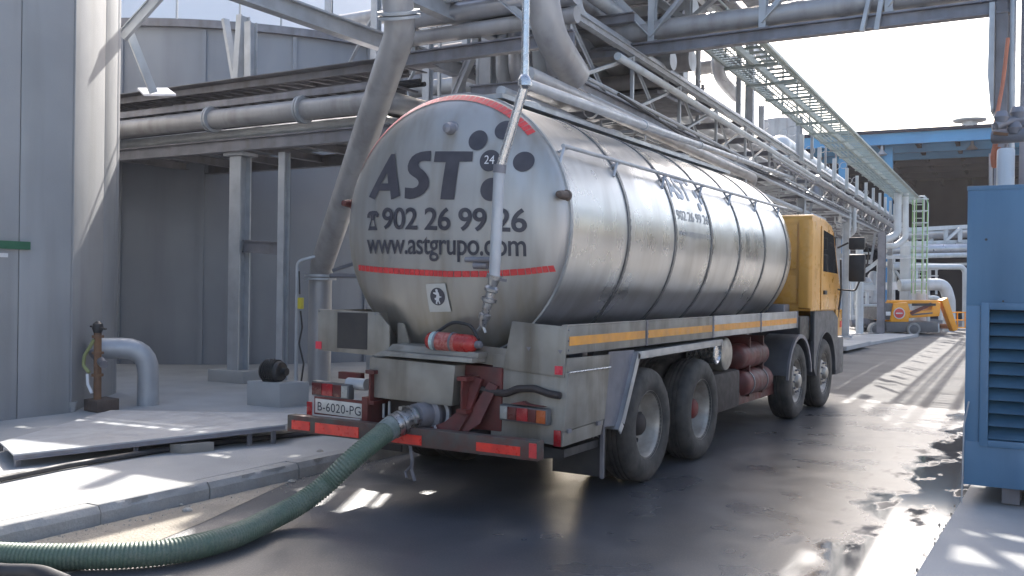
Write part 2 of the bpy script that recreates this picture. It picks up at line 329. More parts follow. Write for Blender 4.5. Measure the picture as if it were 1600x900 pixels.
# debris by the kerb
for (px, py, s, lab) in [(293, 797, .035, 'largest pale lump of rubble lying at the foot of the kerb left of the hose'), (455, 752, .03, 'grey lump of rubble by the kerb just behind the green hose'), (408, 757, .02, 'small crumb of rubble at the kerb foot between two larger lumps'), (500, 705, .03, 'lump of rubble on the pavement under the left end of the truck bumper'), (75, 850, .02, 'small crumb of rubble by the kerb near the left edge'), (283, 788, .015, 'tiny crumb of rubble against the kerb face behind the largest lump')]:
    p = atZ(px, py, .01 if py > 740 else .13); mb = MB(); bmv = []
    mb.lathe(p+Vector((0, 0, -.003)), (0, 0, 1), [(0, s*1.2), (s*.35, s), (s*.6, s*.5), (s*.65, 0)], 7)
    tag(mb.build('rubble_piece', 'stone'), lab, 'rubble', 'rubble by the kerb')

# ------------------------------------------------------------------ left precast building
bl = thing('precast_building', 'tall grey precast concrete building at the left edge with a green strip on it', 'building', (-5.9, 1.2, 0))
core = [(-5.96, -14), (-5.96, 1.18), (-7.34, 2.84), (-9.5, 2.84), (-16, 2.84), (-16, -14)]
MB().prism([(x, y, 0) for x, y in core], (0, 0, 9.2)).build('wall', 'wall', bl)
ys = [-14, -9.6, -7.2, -4.8, -2.4, -1.0, .55, 1.21]
for i in range(len(ys)-1):
    B((-5.97, ys[i]+.006, .0), (-5.9, ys[i+1]-.006, 9.3)).build('panel', 'wall', bl, bevel=.006)
d = Vector((-7.29+5.9, 2.89-1.22, 0)); nn = Vector((.77, .64, 0)); L = d.length; d.normalize()
a = Vector((-5.9, 1.228, 0))
for t0, t1 in ((.01, L*.63), (L*.63+.012, L*.93), (L*.93+.01, L)):
    q0 = a+d*t0; q1 = a+d*t1
    MB().prism([q0-nn*.06, q0, q1, q1-nn*.06], (0, 0, 9.3)).build('panel', 'wall', bl, bevel=.006)
for yy in (-4.2, -2.9, -1.7, -.2, .9):
    for zz in (.7, 2.9, 5.1): MB().lathe((-5.899, yy, zz), (1, 0, 0), [(0, .016), (.002, .014), (.0, .006)], 10).build('tie_mark', 'wall', bl)
B((-5.897, -.6, 2.06), (-5.865, .665, 2.15)).build('green_strip', 'greenstrip', bl)
B((-5.897, -.2, 1.965), (-5.885, .41, 2.01)).build('small_sign', 'whiteprint', bl)

# ------------------------------------------------------------------ storage tanks behind
def vtank(name, c, r, z, m, label, ribs, rim=True):
    t = thing(name, label, 'tank', (c.x, c.y, 0))
    MB().lathe((c.x, c.y, 0), (0, 0, 1), [(0, r), (z, r), (z+.25, r*.6), (z+.4, 0)], 96).build('shell', m, t)
    if rim: MB().lathe((c.x, c.y, z-.18), (0, 0, 1), [(0, r+.01), (0, r+.12), (.14, r+.12), (.14, r+.01)], 96).build('rim', 'galv_dark', t)
    for k in ribs:
        p = Vector((c.x+cos(k)*(r+.02), c.y+sin(k)*(r+.02), 0)); MB().bar(p, p+Vector((0, 0, z-.2)), .08, .06, (cos(k), sin(k), 0)).build('stiffener', m, t)
    return t
tc = at(380, 450, 24.9); tc.z = 0
base_a = atan2(-(tc.y-CAM.y), -(tc.x-CAM.x))
vtank('storage_tank', tc, 6.5, 6.75, 'tankwall', 'wide dark grey storage tank behind the lateral pipes with a steel rim', [base_a+q for q in (-.62, -.36, -.12, .02, .14, .38, .6)])
tc2 = at(330, 450, 42); tc2.z = 0
vtank('storage_tank', tc2, 9, 13.5, 'palewhite', 'pale taller storage tank rising behind the dark one', [], False)
hr = thing('roof_handrail', 'thin handrail posts on the rim of the dark storage tank', 'handrail', (tc.x, tc.y, 6.75))
for q in (-.75, -.55, -.38, -.2, -.02, .1, .25, .45):
    p = Vector((tc.x+cos(base_a+q)*6.5, tc.y+sin(base_a+q)*6.5, 6.6)); MB().tube([p, p+Vector((0, 0, 1.1))], .022, 6).build('post', 'galv', hr)
pts = [Vector((tc.x+cos(base_a-.9+.1*k)*6.5, tc.y+sin(base_a-.9+.1*k)*6.5, 7.68)) for k in range(19)]
MB().tube(pts, .022, 6).build('rail', 'galv', hr)

# ------------------------------------------------------------------ lateral pipe bridge, left
lb = thing('pipe_support_frame', 'grey steel frame of columns and beams carrying the pipes that cross at left', 'steel frame', (-7.1, 5, PZ))
def icol(x, y, z0, z1, w=.22, p=None, m='galv'): return MB().ibeam((x, y, z0), (x, y, z1), w, w, (0, 1, 0)).build('column', m, p)
icol(-7.1, 5.0, .32, 3.72, .24, lb); icol(-6.15, 5.0, .14, 3.74, .13, lb); icol(-12.2, 5.6, .14, 3.72, .2, lb)
MB().ibeam((-7.0, 5.0, 2.3), (-6.2, 5.0, 2.25), .08, .2).build('cross_tie', 'galv_dark', lb)
MB().bar((-7.1, 5, 3.73), (-7.1, 5, 3.78), .42, .34, (0, 1, 0)).build('cap_plate', 'galv', lb)
MB().ibeam((-12.5, 4.8, 3.88), (-3.9, 4.8, 3.88), .14, .2).build('beam', 'galv_dark', lb)
MB().ibeam((-12.5, 6.9, 3.88), (-3.9, 6.9, 3.88), .14, .2).build('beam', 'galv_dark', lb)
for x in (-11.4, -10.3, -9.2, -8.1, -7.1, -6.0, -4.9):
    MB().ibeam((x, 4.8, 3.92), (x, 6.9, 3.92), .1, .14).build('cross_beam', 'galv_dark', lb)
tag(B((-7.55, 4.78, PZ-.02), (-6.75, 5.35, .32)).build('column_plinth', 'concrete', bevel=.01), 'low concrete plinth under the grey steel column at left', 'plinth')
def pipe(pts, rr_, m, label, bend=.3, seg=14, cat='pipe', name='pipe', flanges=(), group=None, bands=0):
    P = [Vector(p) for p in pts]; r = rr_ if not isinstance(rr_, list) else rr_[0]
    if not flanges and not bands: o = MB().tube(pts, r, seg, bend).build(name, m); tag(o, label, cat, group); return o
    t = thing(name, label, cat, P[0], group)
    MB().tube(pts, r, seg, bend).build('pipe_body', m, t)
    for i, f in flanges:
        a, b = P[i], P[i+1]; d = (b-a).normalized(); c = a+(b-a)*f
        MB().lathe(c-d*.045, d, [(0, r), (0, r*1.38), (.035, r*1.38), (.035, r*1.02), (.052, r*1.02), (.052, r*1.38), (.088, r*1.38), (.088, r)], 24).build('flange', 'galv', t)
    if bands:
        a, b = P[0], P[-1]; d = (b-a); n = int(d.length/bands); d.normalize()
        for k in range(1, n): MB().lathe(a+d*(k*bands), d, [(-.03, r), (-.03, r*1.035+.004), (.03, r*1.035+.004), (.03, r)], 16).build('band', m, t)
    return t
pipe([(-13, 4.62, 4.28), (-3.87, 4.62, 4.28), (-3.87, 11.5, 4.28)], .15, 'duct', 'thick pale pipe crossing at left directly above the grey columns', flanges=[(0, .35), (0, .62), (0, .83)])
pipe([(-13, 5.0, 4.09), (-4.25, 5.0, 4.09), (-4.25, 11.5, 4.09)], .09, 'galv', 'thin grey pipe just under the thick pale lateral pipe')
pipe([(-13, 5.35, 4.14), (-4.60, 5.35, 4.14), (-4.60, 11.5, 4.14)], .13, 'insul', 'medium insulated pipe second behind the thick lateral pipe')
pipe([(-13, 5.8, 4.10), (-5.05, 5.8, 4.10), (-5.05, 11.5, 4.10)], .11, 'galv_dark', 'dark pipe behind the insulated lateral pipe')
pipe([(-13, 6.2, 4.16), (-5.45, 6.2, 4.16), (-5.45, 11.5, 4.16)], .16, 'duct', 'thick grey pipe deep in the left lateral bundle')
pipe([(-13, 6.6, 4.08), (-5.85, 6.6, 4.08), (-5.85, 11.5, 4.08)], .08, 'galv', 'thin rear pipe of the left lateral bundle by the storage tank')
# ladder cable tray
ct = thing('cable_tray', 'grey ladder cable tray running above the lateral pipes at left', 'cable tray', (-7, 4.8, 4.5))
for y_, z_ in ((4.62, 4.52), (5.25, 4.52), (4.75, 4.80), (5.3, 4.80)):
    MB().bar((-13, y_, z_), (-4.0, y_, z_), .035, .1).build('side_rail', 'galv_dark', ct)
mb = MB()
for k in range(31): x = -12.8+k*.3; mb.bar((x, 4.62, 4.50), (x, 5.25, 4.50), .03, .03); mb.bar((x, 4.75, 4.78), (x+.12, 5.3, 4.78), .04, .02)
mb.build('rungs', 'galv_dark', ct, kind='stuff')
MB().tube([(-13, 4.9, 4.56), (-3.5, 4.9, 4.56)], .045, 8).build('cable', 'cable', ct); MB().tube([(-13, 5.05, 4.55), (-3.5, 5.02, 4.55)], .035, 8).build('cable', 'cable', ct)
B((-13, 4.55, 4.86), (-3.5, 5.35, 4.87)).build('shade_cover', 'galv_dark', ct)  # plate added over the tray to shade the steel deck below
B((-13, 5.4, 4.3), (-3.5, 6.9, 4.36)).build('tray_floor', 'galv_dark', ct)
# slanted braces left top
tb = thing('roof_brace', 'slanted steel braces beside the top of the precast building', 'steel brace', at(195, 50, 14.5))
MB().ibeam(at(190, 58, 14.5), at(262, -22, 14.5), .10, .15).build('brace', 'galv', tb)
MB().bar(at(203, 52, 14.7), at(240, 145, 14.9), .06, .12).build('brace', 'galv', tb)
MB().ibeam(at(380, 25, 16.2), at(372, 150, 16.2), .12, .2).build('hanger', 'galv', tb); MB().bar(at(352, 30, 16.3), at(370, 140, 16.3), .06, .13).build('brace', 'galv', tb)
MB().ibeam(at(392, 35, 16.0), at(392, 150, 16.0), .14, .16).build('hanger', 'galv', tb)
tag(MB().prism([at(215, 140, 15.6), at(262, 140, 15.6), at(275, 150, 15.2), at(225, 150, 15.2)], (0, 0, .03)).build('loose_sheet', 'pale'), 'bright sunlit metal sheet lying on the left pipe rack', 'sheet')

# ------------------------------------------------------------------ small things at left
pipe([(-5.80, 2.25, .05), (-5.80, 2.25, .86), (-6.18, 1.72, .86)], .133, 'galv', 'bent grey pipe rising from the pavement and entering the precast wall', bend=.42, seg=24)
vp = thing('valve_post', 'rusty standpipe with black top and yellow tag in front of the precast wall', 'valve', (-5.78, 1.5, PZ))
MB().tube([(-5.78, 1.5, .25), (-5.79, 1.5, 1.08)], .045, 12).build('standpipe', 'rust', vp)
for z_ in (.55, .82, 1.02): MB().lathe((-5.785, 1.5, z_), (0, 0, 1), [(0, .04), (0, .07), (.03, .07), (.03, .04)], 12).build('collar', 'rust', vp)
MB().lathe((-5.79, 1.5, 1.08), (0, 0, 1), [(0, .05), (.06, .07), (.11, .06), (.14, .02), (.14, 0)], 10).build('cap', 'black', vp)
MB().bar((-5.86, 1.45, 1.16), (-5.66, 1.52, 1.13), .03, .02).build('lever', 'black', vp)
MB().tube([(-5.80, 1.46, 1.0), (-5.9, 1.40, .8), (-5.92, 1.4, .68), (-5.83, 1.42, .6)], .022, 8, .06).build('tag', 'mutedyellow', vp)
MB().tube([(-5.84, 1.40, .58), (-5.80, 1.38, .46), (-5.72, 1.38, .36)], .018, 8, .05).build('cloth', 'whiteprint', vp)
MB().tube([(-6.05, 1.62, .82), (-5.62, 1.47, .7)], .05, 10).build('branch_pipe', 'galv_dark', vp)
tag(MB().prism([(-5.93, 1.42, .13), (-5.62, 1.38, .13), (-5.66, 1.72, .13), (-5.97, 1.76, .13)], (0, 0, .14)).build('valve_box', 'rustbox', bevel=.008), 'brown box standing around the foot of the rusty standpipe', 'box')
tag(MB().lathe((-5.97, 1.27, .13), (0, 0, 1), [(0, .06), (.12, .08), (.12, .07), (.02, .05), (.02, 0)], 16).build('small_pot', 'concrete'), 'small round grey pot against the wall beside the brown box', 'pot')
# pump block and motor
tag(MB().prism([(-4.83, 3.02, PZ-.02), (-4.27, 3.04, PZ-.02), (-4.12, 3.42, PZ-.02), (-4.70, 3.42, PZ-.02)], (0, 0, .33)).build('concrete_block', 'concrete', bevel=.012), 'grey concrete block carrying the black motor', 'block')
mo = thing('pump_motor', 'small black electric motor on the concrete block', 'motor', (-4.5, 3.2, .44))
MB().lathe((-4.66, 3.14, .575), (1, .1, 0), [(0, 0), (0, .09), (.02, .125), (.05, .135), (.26, .135), (.30, .12), (.31, .05), (.38, .05), (.38, 0)], 24).build('motor_body', 'black', mo)
for k in range(6): MB().lathe((-4.60+.033*k, 3.146+.0033*k, .575), (1, .1, 0), [(0, .12), (0, .152), (.012, .152), (.012, .12)], 24).build('cooling_fin', 'black', mo)
B((-4.62, 3.08, .44), (-4.42, 3.24, .48)).build('foot', 'black', mo)
B((-4.58, 3.10, .70), (-4.5, 3.19, .735)).build('terminal_box', 'chrome', mo)
# conduit stand
cs = thing('conduit_stand', 'thin bent conduit with yellow switch box beside the vertical duct', 'conduit', (-5.72, 5.05, PZ))
MB().tube([(-5.85, 5.0, PZ), (-5.85, 5.0, 2.05), (-5.45, 5.3, 2.2)], .028, 8, .12).build('conduit', 'galv', cs)
B((-5.71, 4.86, 1.33), (-5.63, 4.92, 1.50)).build('switch_box', 'yellow', cs, bevel=.01)
MB().tube([(-5.68, 4.9, 1.3), (-5.64, 4.9, 1.05), (-5.72, 4.92, .8), (-5.6, 4.9, .5), (-5.66, 4.9, .15)], .014, 6, .1).build('cable', 'cable', cs)
MB().tube([(-5.70, 4.9, 1.55), (-5.72, 4.9, 1.9)], .012, 6).build('cable', 'cable', cs)
MB().tube([(-5.45, 5.35, 1.92), (-4.4, 5.8, 2.3)], .03, 8).build('stay', 'galv_dark', cs); MB().tube([(-5.45, 5.3, 1.84), (-4.2, 5.6, 1.84)], .035, 8).build('stay', 'galv_dark', cs)
# raised steel deck plate (ramp)
rp = thing('steel_deck', 'low raised steel deck plate on supports lying on the left pavement', 'deck', (-3.6, 0, PZ))
dk = [(-3.22, -1.15, .225), (-2.28, 1.09, .30), (-2.62, 1.85, .30), (-4.85, 1.0, .25), (-4.0, -.80, .21)]
MB().prism(dk, (0, 0, .014)).build('deck_plate', 'galv', rp)
def lerp(a, b, t): return Vector(a)*(1-t)+Vector(b)*t
MB().angle(lerp(dk[0], dk[1], 0)-Vector((0, 0, .035)), lerp(dk[0], dk[1], 1)-Vector((0, 0, .035)), .035).build('edge_angle', 'galv_dark', rp)
for t in (.02, .42, .86, .96):
    p = lerp(dk[0], dk[1], t); MB().box((p.x-.05, p.y-.02, PZ-.01), (p.x-.02, p.y+.02, p.z)).build('support', 'galv_dark', rp)
    q = lerp(dk[4], dk[3], t); MB().box((q.x-.05, q.y-.02, PZ-.01), (q.x-.02, q.y+.02, q.z)).build('support', 'galv_dark', rp)
p = lerp(dk[0], dk[1], .62); tag(MB().prism([(p.x-.12, p.y-.16, PZ-.004), (p.x+.02, p.y-.14, PZ-.004), (p.x+.14, p.y+.14, PZ-.004), (p.x, p.y+.14, PZ-.004)], (0, 0, .085)).build('wood_packing', 'wood', bevel=.004), 'pale packing block under the front edge of the steel deck', 'block')
# hoses on the pavement
pts = [(-2.6, -2.6, .158), (-2.72, -1.57, .158), (-2.80, -.97, .158), (-2.79, 0, .158), (-2.6, .9, .158), (-2.35, 1.6, .158), (-1.9, 2.4, .158), (-1.7, 3.4, .158)]
tag(MB().tube(pts, .026, 10, .6).build('black_cable', 'cable'), 'thin black hose lying along the sunlit left pavement', 'hose')
pts = [atZ(-60, 880, .05), atZ(0, 893, .045), atZ(60, 893, .045), atZ(105, 912, .045)]
tag(MB().tube(pts, .045, 12, .3).build('dark_hose', 'cable'), 'dark hose end at the bottom left corner in front of the green hose', 'hose')

# ------------------------------------------------------------------ vertical ducts
pipe([(-5.85, 5.52, .05), (-5.85, 5.52, 1.95), at(606, 108, 11.6), at(626, 50, 11.2), at(618, -30, 11.0), at(612, -260, 11.0)], [.18]*60, 'duct', 'tall grey vent duct that bends diagonally behind the tanker at left', bend=.45, seg=24, flanges=[(0, .93), (3, .35)])
pipe([at(845, -200, 10.8), at(847, 40, 10.8), at(898, 118, 11.8)], .19, 'duct', 'very wide grey duct bending behind the tanker top centre', bend=.9, seg=28)
# ------------------------------------------------------------------ lettering helpers
def flat_text(s, offset=.012, spacing=1.0, shear=0):
    cu = bpy.data.curves.new('txt', 'FONT'); cu.body = s; cu.size = 1; cu.offset = offset; cu.space_character = spacing; cu.resolution_u = 5; cu.shear = shear
    o = bpy.data.objects.new('txt', cu); col.objects.link(o); dg = bpy.context.evaluated_depsgraph_get(); me = bpy.data.meshes.new_from_object(o.evaluated_get(dg))
    bpy.data.objects.remove(o); bm = bmesh.new(); bm.from_mesh(me); return bm
def flat_poly(loops):                                            # outer loop then holes, 2D
    bm = bmesh.new(); es = []
    for lp in loops:
        vs = [bm.verts.new((x, y, 0)) for x, y in lp]; es += [bm.edges.new((vs[i], vs[(i+1) % len(vs)])) for i in range(len(vs))]
    bmesh.ops.triangle_fill(bm, edges=es, use_beauty=True); return bm
def dice(bm, nx, ny, norm=True):
    xs = [v.co.x for v in bm.verts]; ys = [v.co.y for v in bm.verts]; x0, x1, y0, y1 = min(xs), max(xs), min(ys), max(ys)
    for i in range(1, nx): bmesh.ops.bisect_plane(bm, geom=bm.verts[:]+bm.edges[:]+bm.faces[:], plane_co=(x0+(x1-x0)*i/nx, 0, 0), plane_no=(1, 0, 0))
    for i in range(1, ny): bmesh.ops.bisect_plane(bm, geom=bm.verts[:]+bm.edges[:]+bm.faces[:], plane_co=(0, y0+(y1-y0)*i/ny, 0), plane_no=(0, 1, 0))
    bm.verts.index_update()
    V = [((v.co.x-x0)/(x1-x0), (v.co.y-y0)/(y1-y0)) if norm else (v.co.x, v.co.y) for v in bm.verts]
    F = [tuple(v.index for v in f.verts) for f in bm.faces]; bm.free(); return V, F
TR, TZ = 1.10, 2.21
def heady(x, z, lift=.006):
    t = min(sqrt(x*x+(z-TZ)**2)/TR, .9999); return .37+.31*(1-sqrt(1-t**2.6))-lift
def on_head(vf, quad, name, m, label=None, lift=.006):
    # quad: ((x0, zb0, zt0), (x1, zb1, zt1)) or None when already in truck x, z
    V, F = vf; mb = MB(); P = []
    for u, v in V:
        if quad:
            (x0, b0, t0), (x1, b1, t1) = quad; x = x0+(x1-x0)*u; b = b0+(b1-b0)*u; t = t0+(t1-t0)*u; z = b+(t-b)*v
        else: x, z = u, v
        P.append((x, heady(x, z, lift), z))
    return mb.add(P, F).build(name, m, truck, label=label)

# ------------------------------------------------------------------ the tanker truck
truck = thing('tanker_truck', 'long stainless steel tanker truck with ochre cab and black company lettering on its rear', 'truck', (0, 4.5, 0))
T0, T1 = .68, 7.10
sh = MB(); sh.lathe((0, 0, TZ), (0, 1, 0), [(T0, TR)]+[(T0+(T1-T0)*i/24, TR) for i in range(1, 25)]+[(T1+.12, TR*.985), (T1+.24, TR*.9), (T1+.33, TR*.6), (T1+.36, 0)], 128); sh.build('tank_shell', 'stainless', truck, sharp=60)
hd = MB(); rs = [0, .12, .25, .38, .5, .6, .7, .78, .85, .9, .94, .97, .985, .995, 1.0]
hd.lathe((0, 0, TZ), (0, 1, 0), [(.37+.31*(1-sqrt(max(0, 1-t**2.6))), TR*t) for t in rs]+[(T0+.02, TR)], 128); hd.build('tank_head', 'head', truck, sharp=80)
MB().lathe((0, 0, TZ), (0, 1, 0), [(T0-.02, TR-.006), (T0-.02, TR+.012), (T0+.015, TR+.012), (T0+.015, TR)], 128).build('head_rim', 'aluclean', truck)
for yb in (1.78, 2.89, 3.94, 4.92, 5.92, 6.95):
    MB().lathe((0, 0, TZ), (0, 1, 0), [(yb-.022, TR-.004), (yb-.022, TR+.010), (yb+.022, TR+.010), (yb+.022, TR-.004)], 128).build('band', 'band', truck)
    MB().lathe((0, 0, TZ), (0, 1, 0), [(yb+.024, TR), (yb+.024, TR+.007), (yb+.04, TR+.007), (yb+.04, TR)], 128).build('band_edge', 'chrome', truck)
# rails with stand-offs
for sx in (1, -1):
    rl = MB().tube([(sx*.985, .74, 2.835), (sx*.985, 7.3, 2.835)], .017, 10).build('side_rail', 'galv', truck)
    for yb in (.78, 1.78, 2.89, 3.94, 4.92, 5.92, 6.95):
        a = Vector((sx*.985, yb, 2.83))
        MB().tube([a+Vector((0, .05, 0)), (sx*.93, yb-.02, 2.79)], .013, 8).tube([a+Vector((0, -.02, 0)), (sx*.99, yb-.10, 2.69)], .013, 8).build('stand_off', 'galv', rl)
# walkway and manlids on top (seen from above only)
B((-.32, .9, TZ+TR-.01), (.32, 6.9, TZ+TR+.03)).build('top_walkway', 'aluclean', truck)
for yb in (1.6, 3.4, 5.4): MB().lathe((0, yb, TZ+TR+.02), (0, 0, 1), [(0, .26), (.05, .26), (.07, .22), (.08, 0)], 32).build('manlid', 'aluclean', truck)
# rear lettering
A = flat_poly([[(-.482,2.816),(-.712,2.464),(-.634,2.436),(-.586,2.509),(-.454,2.502),(-.439,2.427),(-.338,2.455),(-.438,2.813)], [(-.504,2.655),(-.483,2.566),(-.566,2.57)]])
on_head(dice(A, 8, 8, False), None, 'lettering', 'print', 'dark letter A on the tank head')
S_ = flat_poly([[(-.045,2.813),(-.1,2.813),(-.15,2.810),(-.200,2.798),(-.240,2.775),(-.266,2.740),(-.278,2.702),(-.272,2.665),(-.250,2.635),(-.215,2.612),(-.181,2.594),(-.158,2.575),(-.149,2.557),(-.152,2.538),(-.168,2.522),(-.206,2.512),(-.291,2.522),(-.290,2.433),(-.232,2.422),(-.180,2.428),(-.128,2.444),(-.090,2.466),(-.062,2.492),(-.046,2.520),(-.043,2.555),(-.052,2.592),(-.078,2.628),(-.112,2.656),(-.140,2.673),(-.158,2.690),(-.163,2.708),(-.152,2.725),(-.130,2.731),(-.105,2.733),(-.042,2.726)]])
on_head(dice(S_, 8, 8, False), None, 'lettering', 'print', 'dark letter S on the tank head')
T_ = flat_poly([[(-.004,2.805),(.354,2.785),(.355,2.704),(.237,2.707),(.206,2.404),(.074,2.411),(.109,2.71),(-.009,2.718)]])
on_head(dice(T_, 8, 8, False), None, 'lettering', 'print', 'dark letter T on the tank head')
def disc2d(cx, cz, r, n=36): return flat_poly([[(cx+r*cos(2*pi*k/n), cz+r*sin(2*pi*k/n)) for k in range(n)]])
for cx, cz, r in ((.384, 2.875, .082), (.591, 2.952, .078), (.507, 2.705, .086), (.776, 2.69, .08), (.535, 2.475, .092)):
    on_head(dice(disc2d(cx, cz, r), 3, 3, False), None, 'logo_dot', 'print')
on_head(dice(flat_text('24', .0), 3, 2), ((.462, 2.680, 2.748), (.548, 2.676, 2.744)), 'lettering', 'whiteprint', 'white number 24 on a logo dot', .010)
on_head(dice(flat_text('902 26 99 26', .018, .95), 24, 4), ((-.536, 2.180, 2.367), (.834, 2.133, 2.322)), 'lettering', 'print', 'telephone number 902 26 99 26')
on_head(dice(flat_text('www.astgrupo.com', .012, .95), 24, 4), ((-.726, 1.925, 2.125), (.826, 1.895, 2.095)), 'lettering', 'print', 'web address www.astgrupo.com')
ph = flat_poly([[(-.722,2.285),(-.722,2.312),(-.700,2.336),(-.65,2.342),(-.600,2.336),(-.578,2.312),(-.578,2.285),(-.612,2.285),(-.612,2.30),(-.628,2.302),(-.628,2.272),(-.605,2.205),(-.59,2.177),(-.71,2.177),(-.695,2.205),(-.672,2.272),(-.672,2.302),(-.688,2.30),(-.688,2.285)], [(-.662,2.262),(-.638,2.262),(-.622,2.21),(-.678,2.21)]])
on_head(dice(ph, 4, 4, False), None, 'telephone_symbol', 'print')
# red tape of short tiles
def tape(pts_, w, n, name='tape_strip'):
    mb = MB()
    for i in range(n):
        def P(t):
            t = t*(len(pts_)-1); k = min(int(t), len(pts_)-2); f_ = t-k; return Vector((pts_[k][0]*(1-f_)+pts_[k+1][0]*f_, 0, pts_[k][1]*(1-f_)+pts_[k+1][1]*f_))
        a, b = P((i+.05)/n), P((i+.95)/n); d_ = (b-a).normalized(); nz = Vector((-d_.z, 0, d_.x))*w/2; q = []
        for c in (a-nz, b-nz, b+nz, a+nz): q.append((c.x, heady(c.x, c.z, .007), c.z))
        mb.add(q, [(0, 1, 2, 3)])
    return mb.build(name, 'tape', truck, sharp=80)
tape([(-.87,1.862),(-.6,1.843),(-.301,1.828),(-.05,1.818),(.163,1.81),(.532,1.813),(.821,1.835),(1.01,1.862)], .048, 34)
tape([(TR*.965*sin(t), TZ+TR*.965*cos(t)) for t in [radians(q) for q in range(-62, 53, 5)]], .05, 44)
# pictogram sign
sg = on_head(dice(flat_poly([[(-.066,1.727),(.125,1.735),(.162,1.509),(-.046,1.5)]]), 3, 3, False), None, 'pictogram_sign', 'sign', None, .012)
on_head(dice(disc2d(.047, 1.628, .072), 2, 2, False), None, 'pictogram_disc', 'print', None, .016)
fig = [[(.030,1.682),(.042,1.690),(.054,1.682),(.054,1.668),(.064,1.655),(.068,1.632),(.092,1.625),(.066,1.618),(.060,1.600),(.072,1.575),(.062,1.566),(.052,1.592),(.040,1.575),(.044,1.566),(.026,1.570),(.034,1.600),(.022,1.598),(.018,1.616),(.034,1.618),(.040,1.640),(.008,1.652),(.010,1.662),(.036,1.660)]]
on_head(dice(flat_poly(fig), 1, 1, False), None, 'pictogram_figure', 'whiteprint', None, .019)
# plugs and brackets on the head
def knob(x, z, r, l, m, nm): MB().lathe((x, heady(x, z, 0)+.02, z), (0, -1, 0), [(0, r*1.3), (.02, r*1.3), (.025, r), (l*.6, r), (l, r*.75), (l+.01, 0)], 20).build(nm, m, truck)
knob(.12, 2.985, .05, .09, 'galv_dark', 'tank_plug'); knob(1.07, 2.43, .035, .14, 'rustbox', 'marker_lamp'); knob(-1.07, 2.43, .035, .14, 'red', 'marker_lamp')
mb = MB(); mb.tube([(.33, heady(.33, 1.92, .02), 1.925), (.62, heady(.62, 1.92, .05), 1.925)], .022, 10).tube([(.40, heady(.4, 1.88, .015), 1.88), (.52, heady(.5, 1.88, .015), 1.88)], .03, 10); mb.build('head_bracket', 'galv_dark', truck)
# faded side lettering between two bands
def side_text(s, y0, y1, z0, z1, off, m, lab):
    V, F = dice(flat_text(s, off), 10, 6); P = []
    for u, v in V:
        z = z0+(z1-z0)*v; y_ = y0+(y1-y0)*u; P.append((sqrt((TR+.004)**2-(z-TZ)**2), y_, z))
    MB().add(P, F).build('side_lettering', m, truck, label=lab)
side_text('AST', 2.95, 3.55, 2.62, 2.86, .03, 'ghost', 'faded company letters on the tank side')
side_text('902 26 99 26', 2.98, 3.90, 2.40, 2.50, .01, 'greyprint', 'small faded telephone number on the tank side')
side_text('www.astgrupo.com', 2.98, 3.90, 2.22, 2.30, .0, 'greyprint', 'small faded web address on the tank side')
for cy, cz in ((3.64, 2.84), (3.74, 2.72), (3.84, 2.66), (3.73, 2.58)):
    MB().add([(sqrt((TR+.005)**2-(cz+.045*sin(a)-TZ)**2), cy+.045*cos(a), cz+.045*sin(a)) for a in [k*pi/6 for k in range(12)]], [tuple(range(12))]).build('logo_dot', 'ghost', truck)

# chassis
for sx in (-1, 1): MB().ibeam((sx*.45, .15, .88), (sx*.45, 9.3, .88), .09, .28).build('chassis_rail', 'red', truck)
for yy in (.3, 1.3, 2.6, 4.2, 5.6, 6.6): B((-.42, yy, .78), (.42, yy+.09, .98)).build('cross_member', 'chassis', truck)
for yy in (1.5, 3.0, 4.6, 6.2): B((-.8, yy, 1.02), (.8, yy+.1, 1.2)).build('tank_saddle', 'galv_dark', truck)
B((-.55, 4.9, .45), (.35, 8.9, 1.0)).build('engine_and_gearbox', 'chassis', truck, bevel=.05)
# rear bumper
bp_ = B((-1.205, 0, .475), (1.205, .10, .615)).build('bumper', 'bumper', truck, bevel=.008)
for x0, x1, z0, z1 in ((-1.15, -.95, .50, .575), (-.89, -.43, .49, .575), (-.20, .19, .49, .565), (.69, 1.065, .50, .565)):
    MB().box((x0, -.006, z0), (x1, .0, z1)).build('reflective_strip', 'reflred', bp_)
B((1.14, -.006, .495), (1.20, .0, .60)).build('end_marker', 'tape', bp_)
for x in (.45,): B((x, .11, .50), (x+.08, .5, .60)).build('bumper_bracket', 'chassis', truck)
MB().tube([(.05, .04, .48), (.08, .03, .36), (.06, .05, .28), (.10, .04, .2)], .014, 6, .03).tube([(.07, .04, .32), (.0, .05, .26), (.02, .04, .22)], .01, 6).build('rope_end', 'galv_dark', truck)
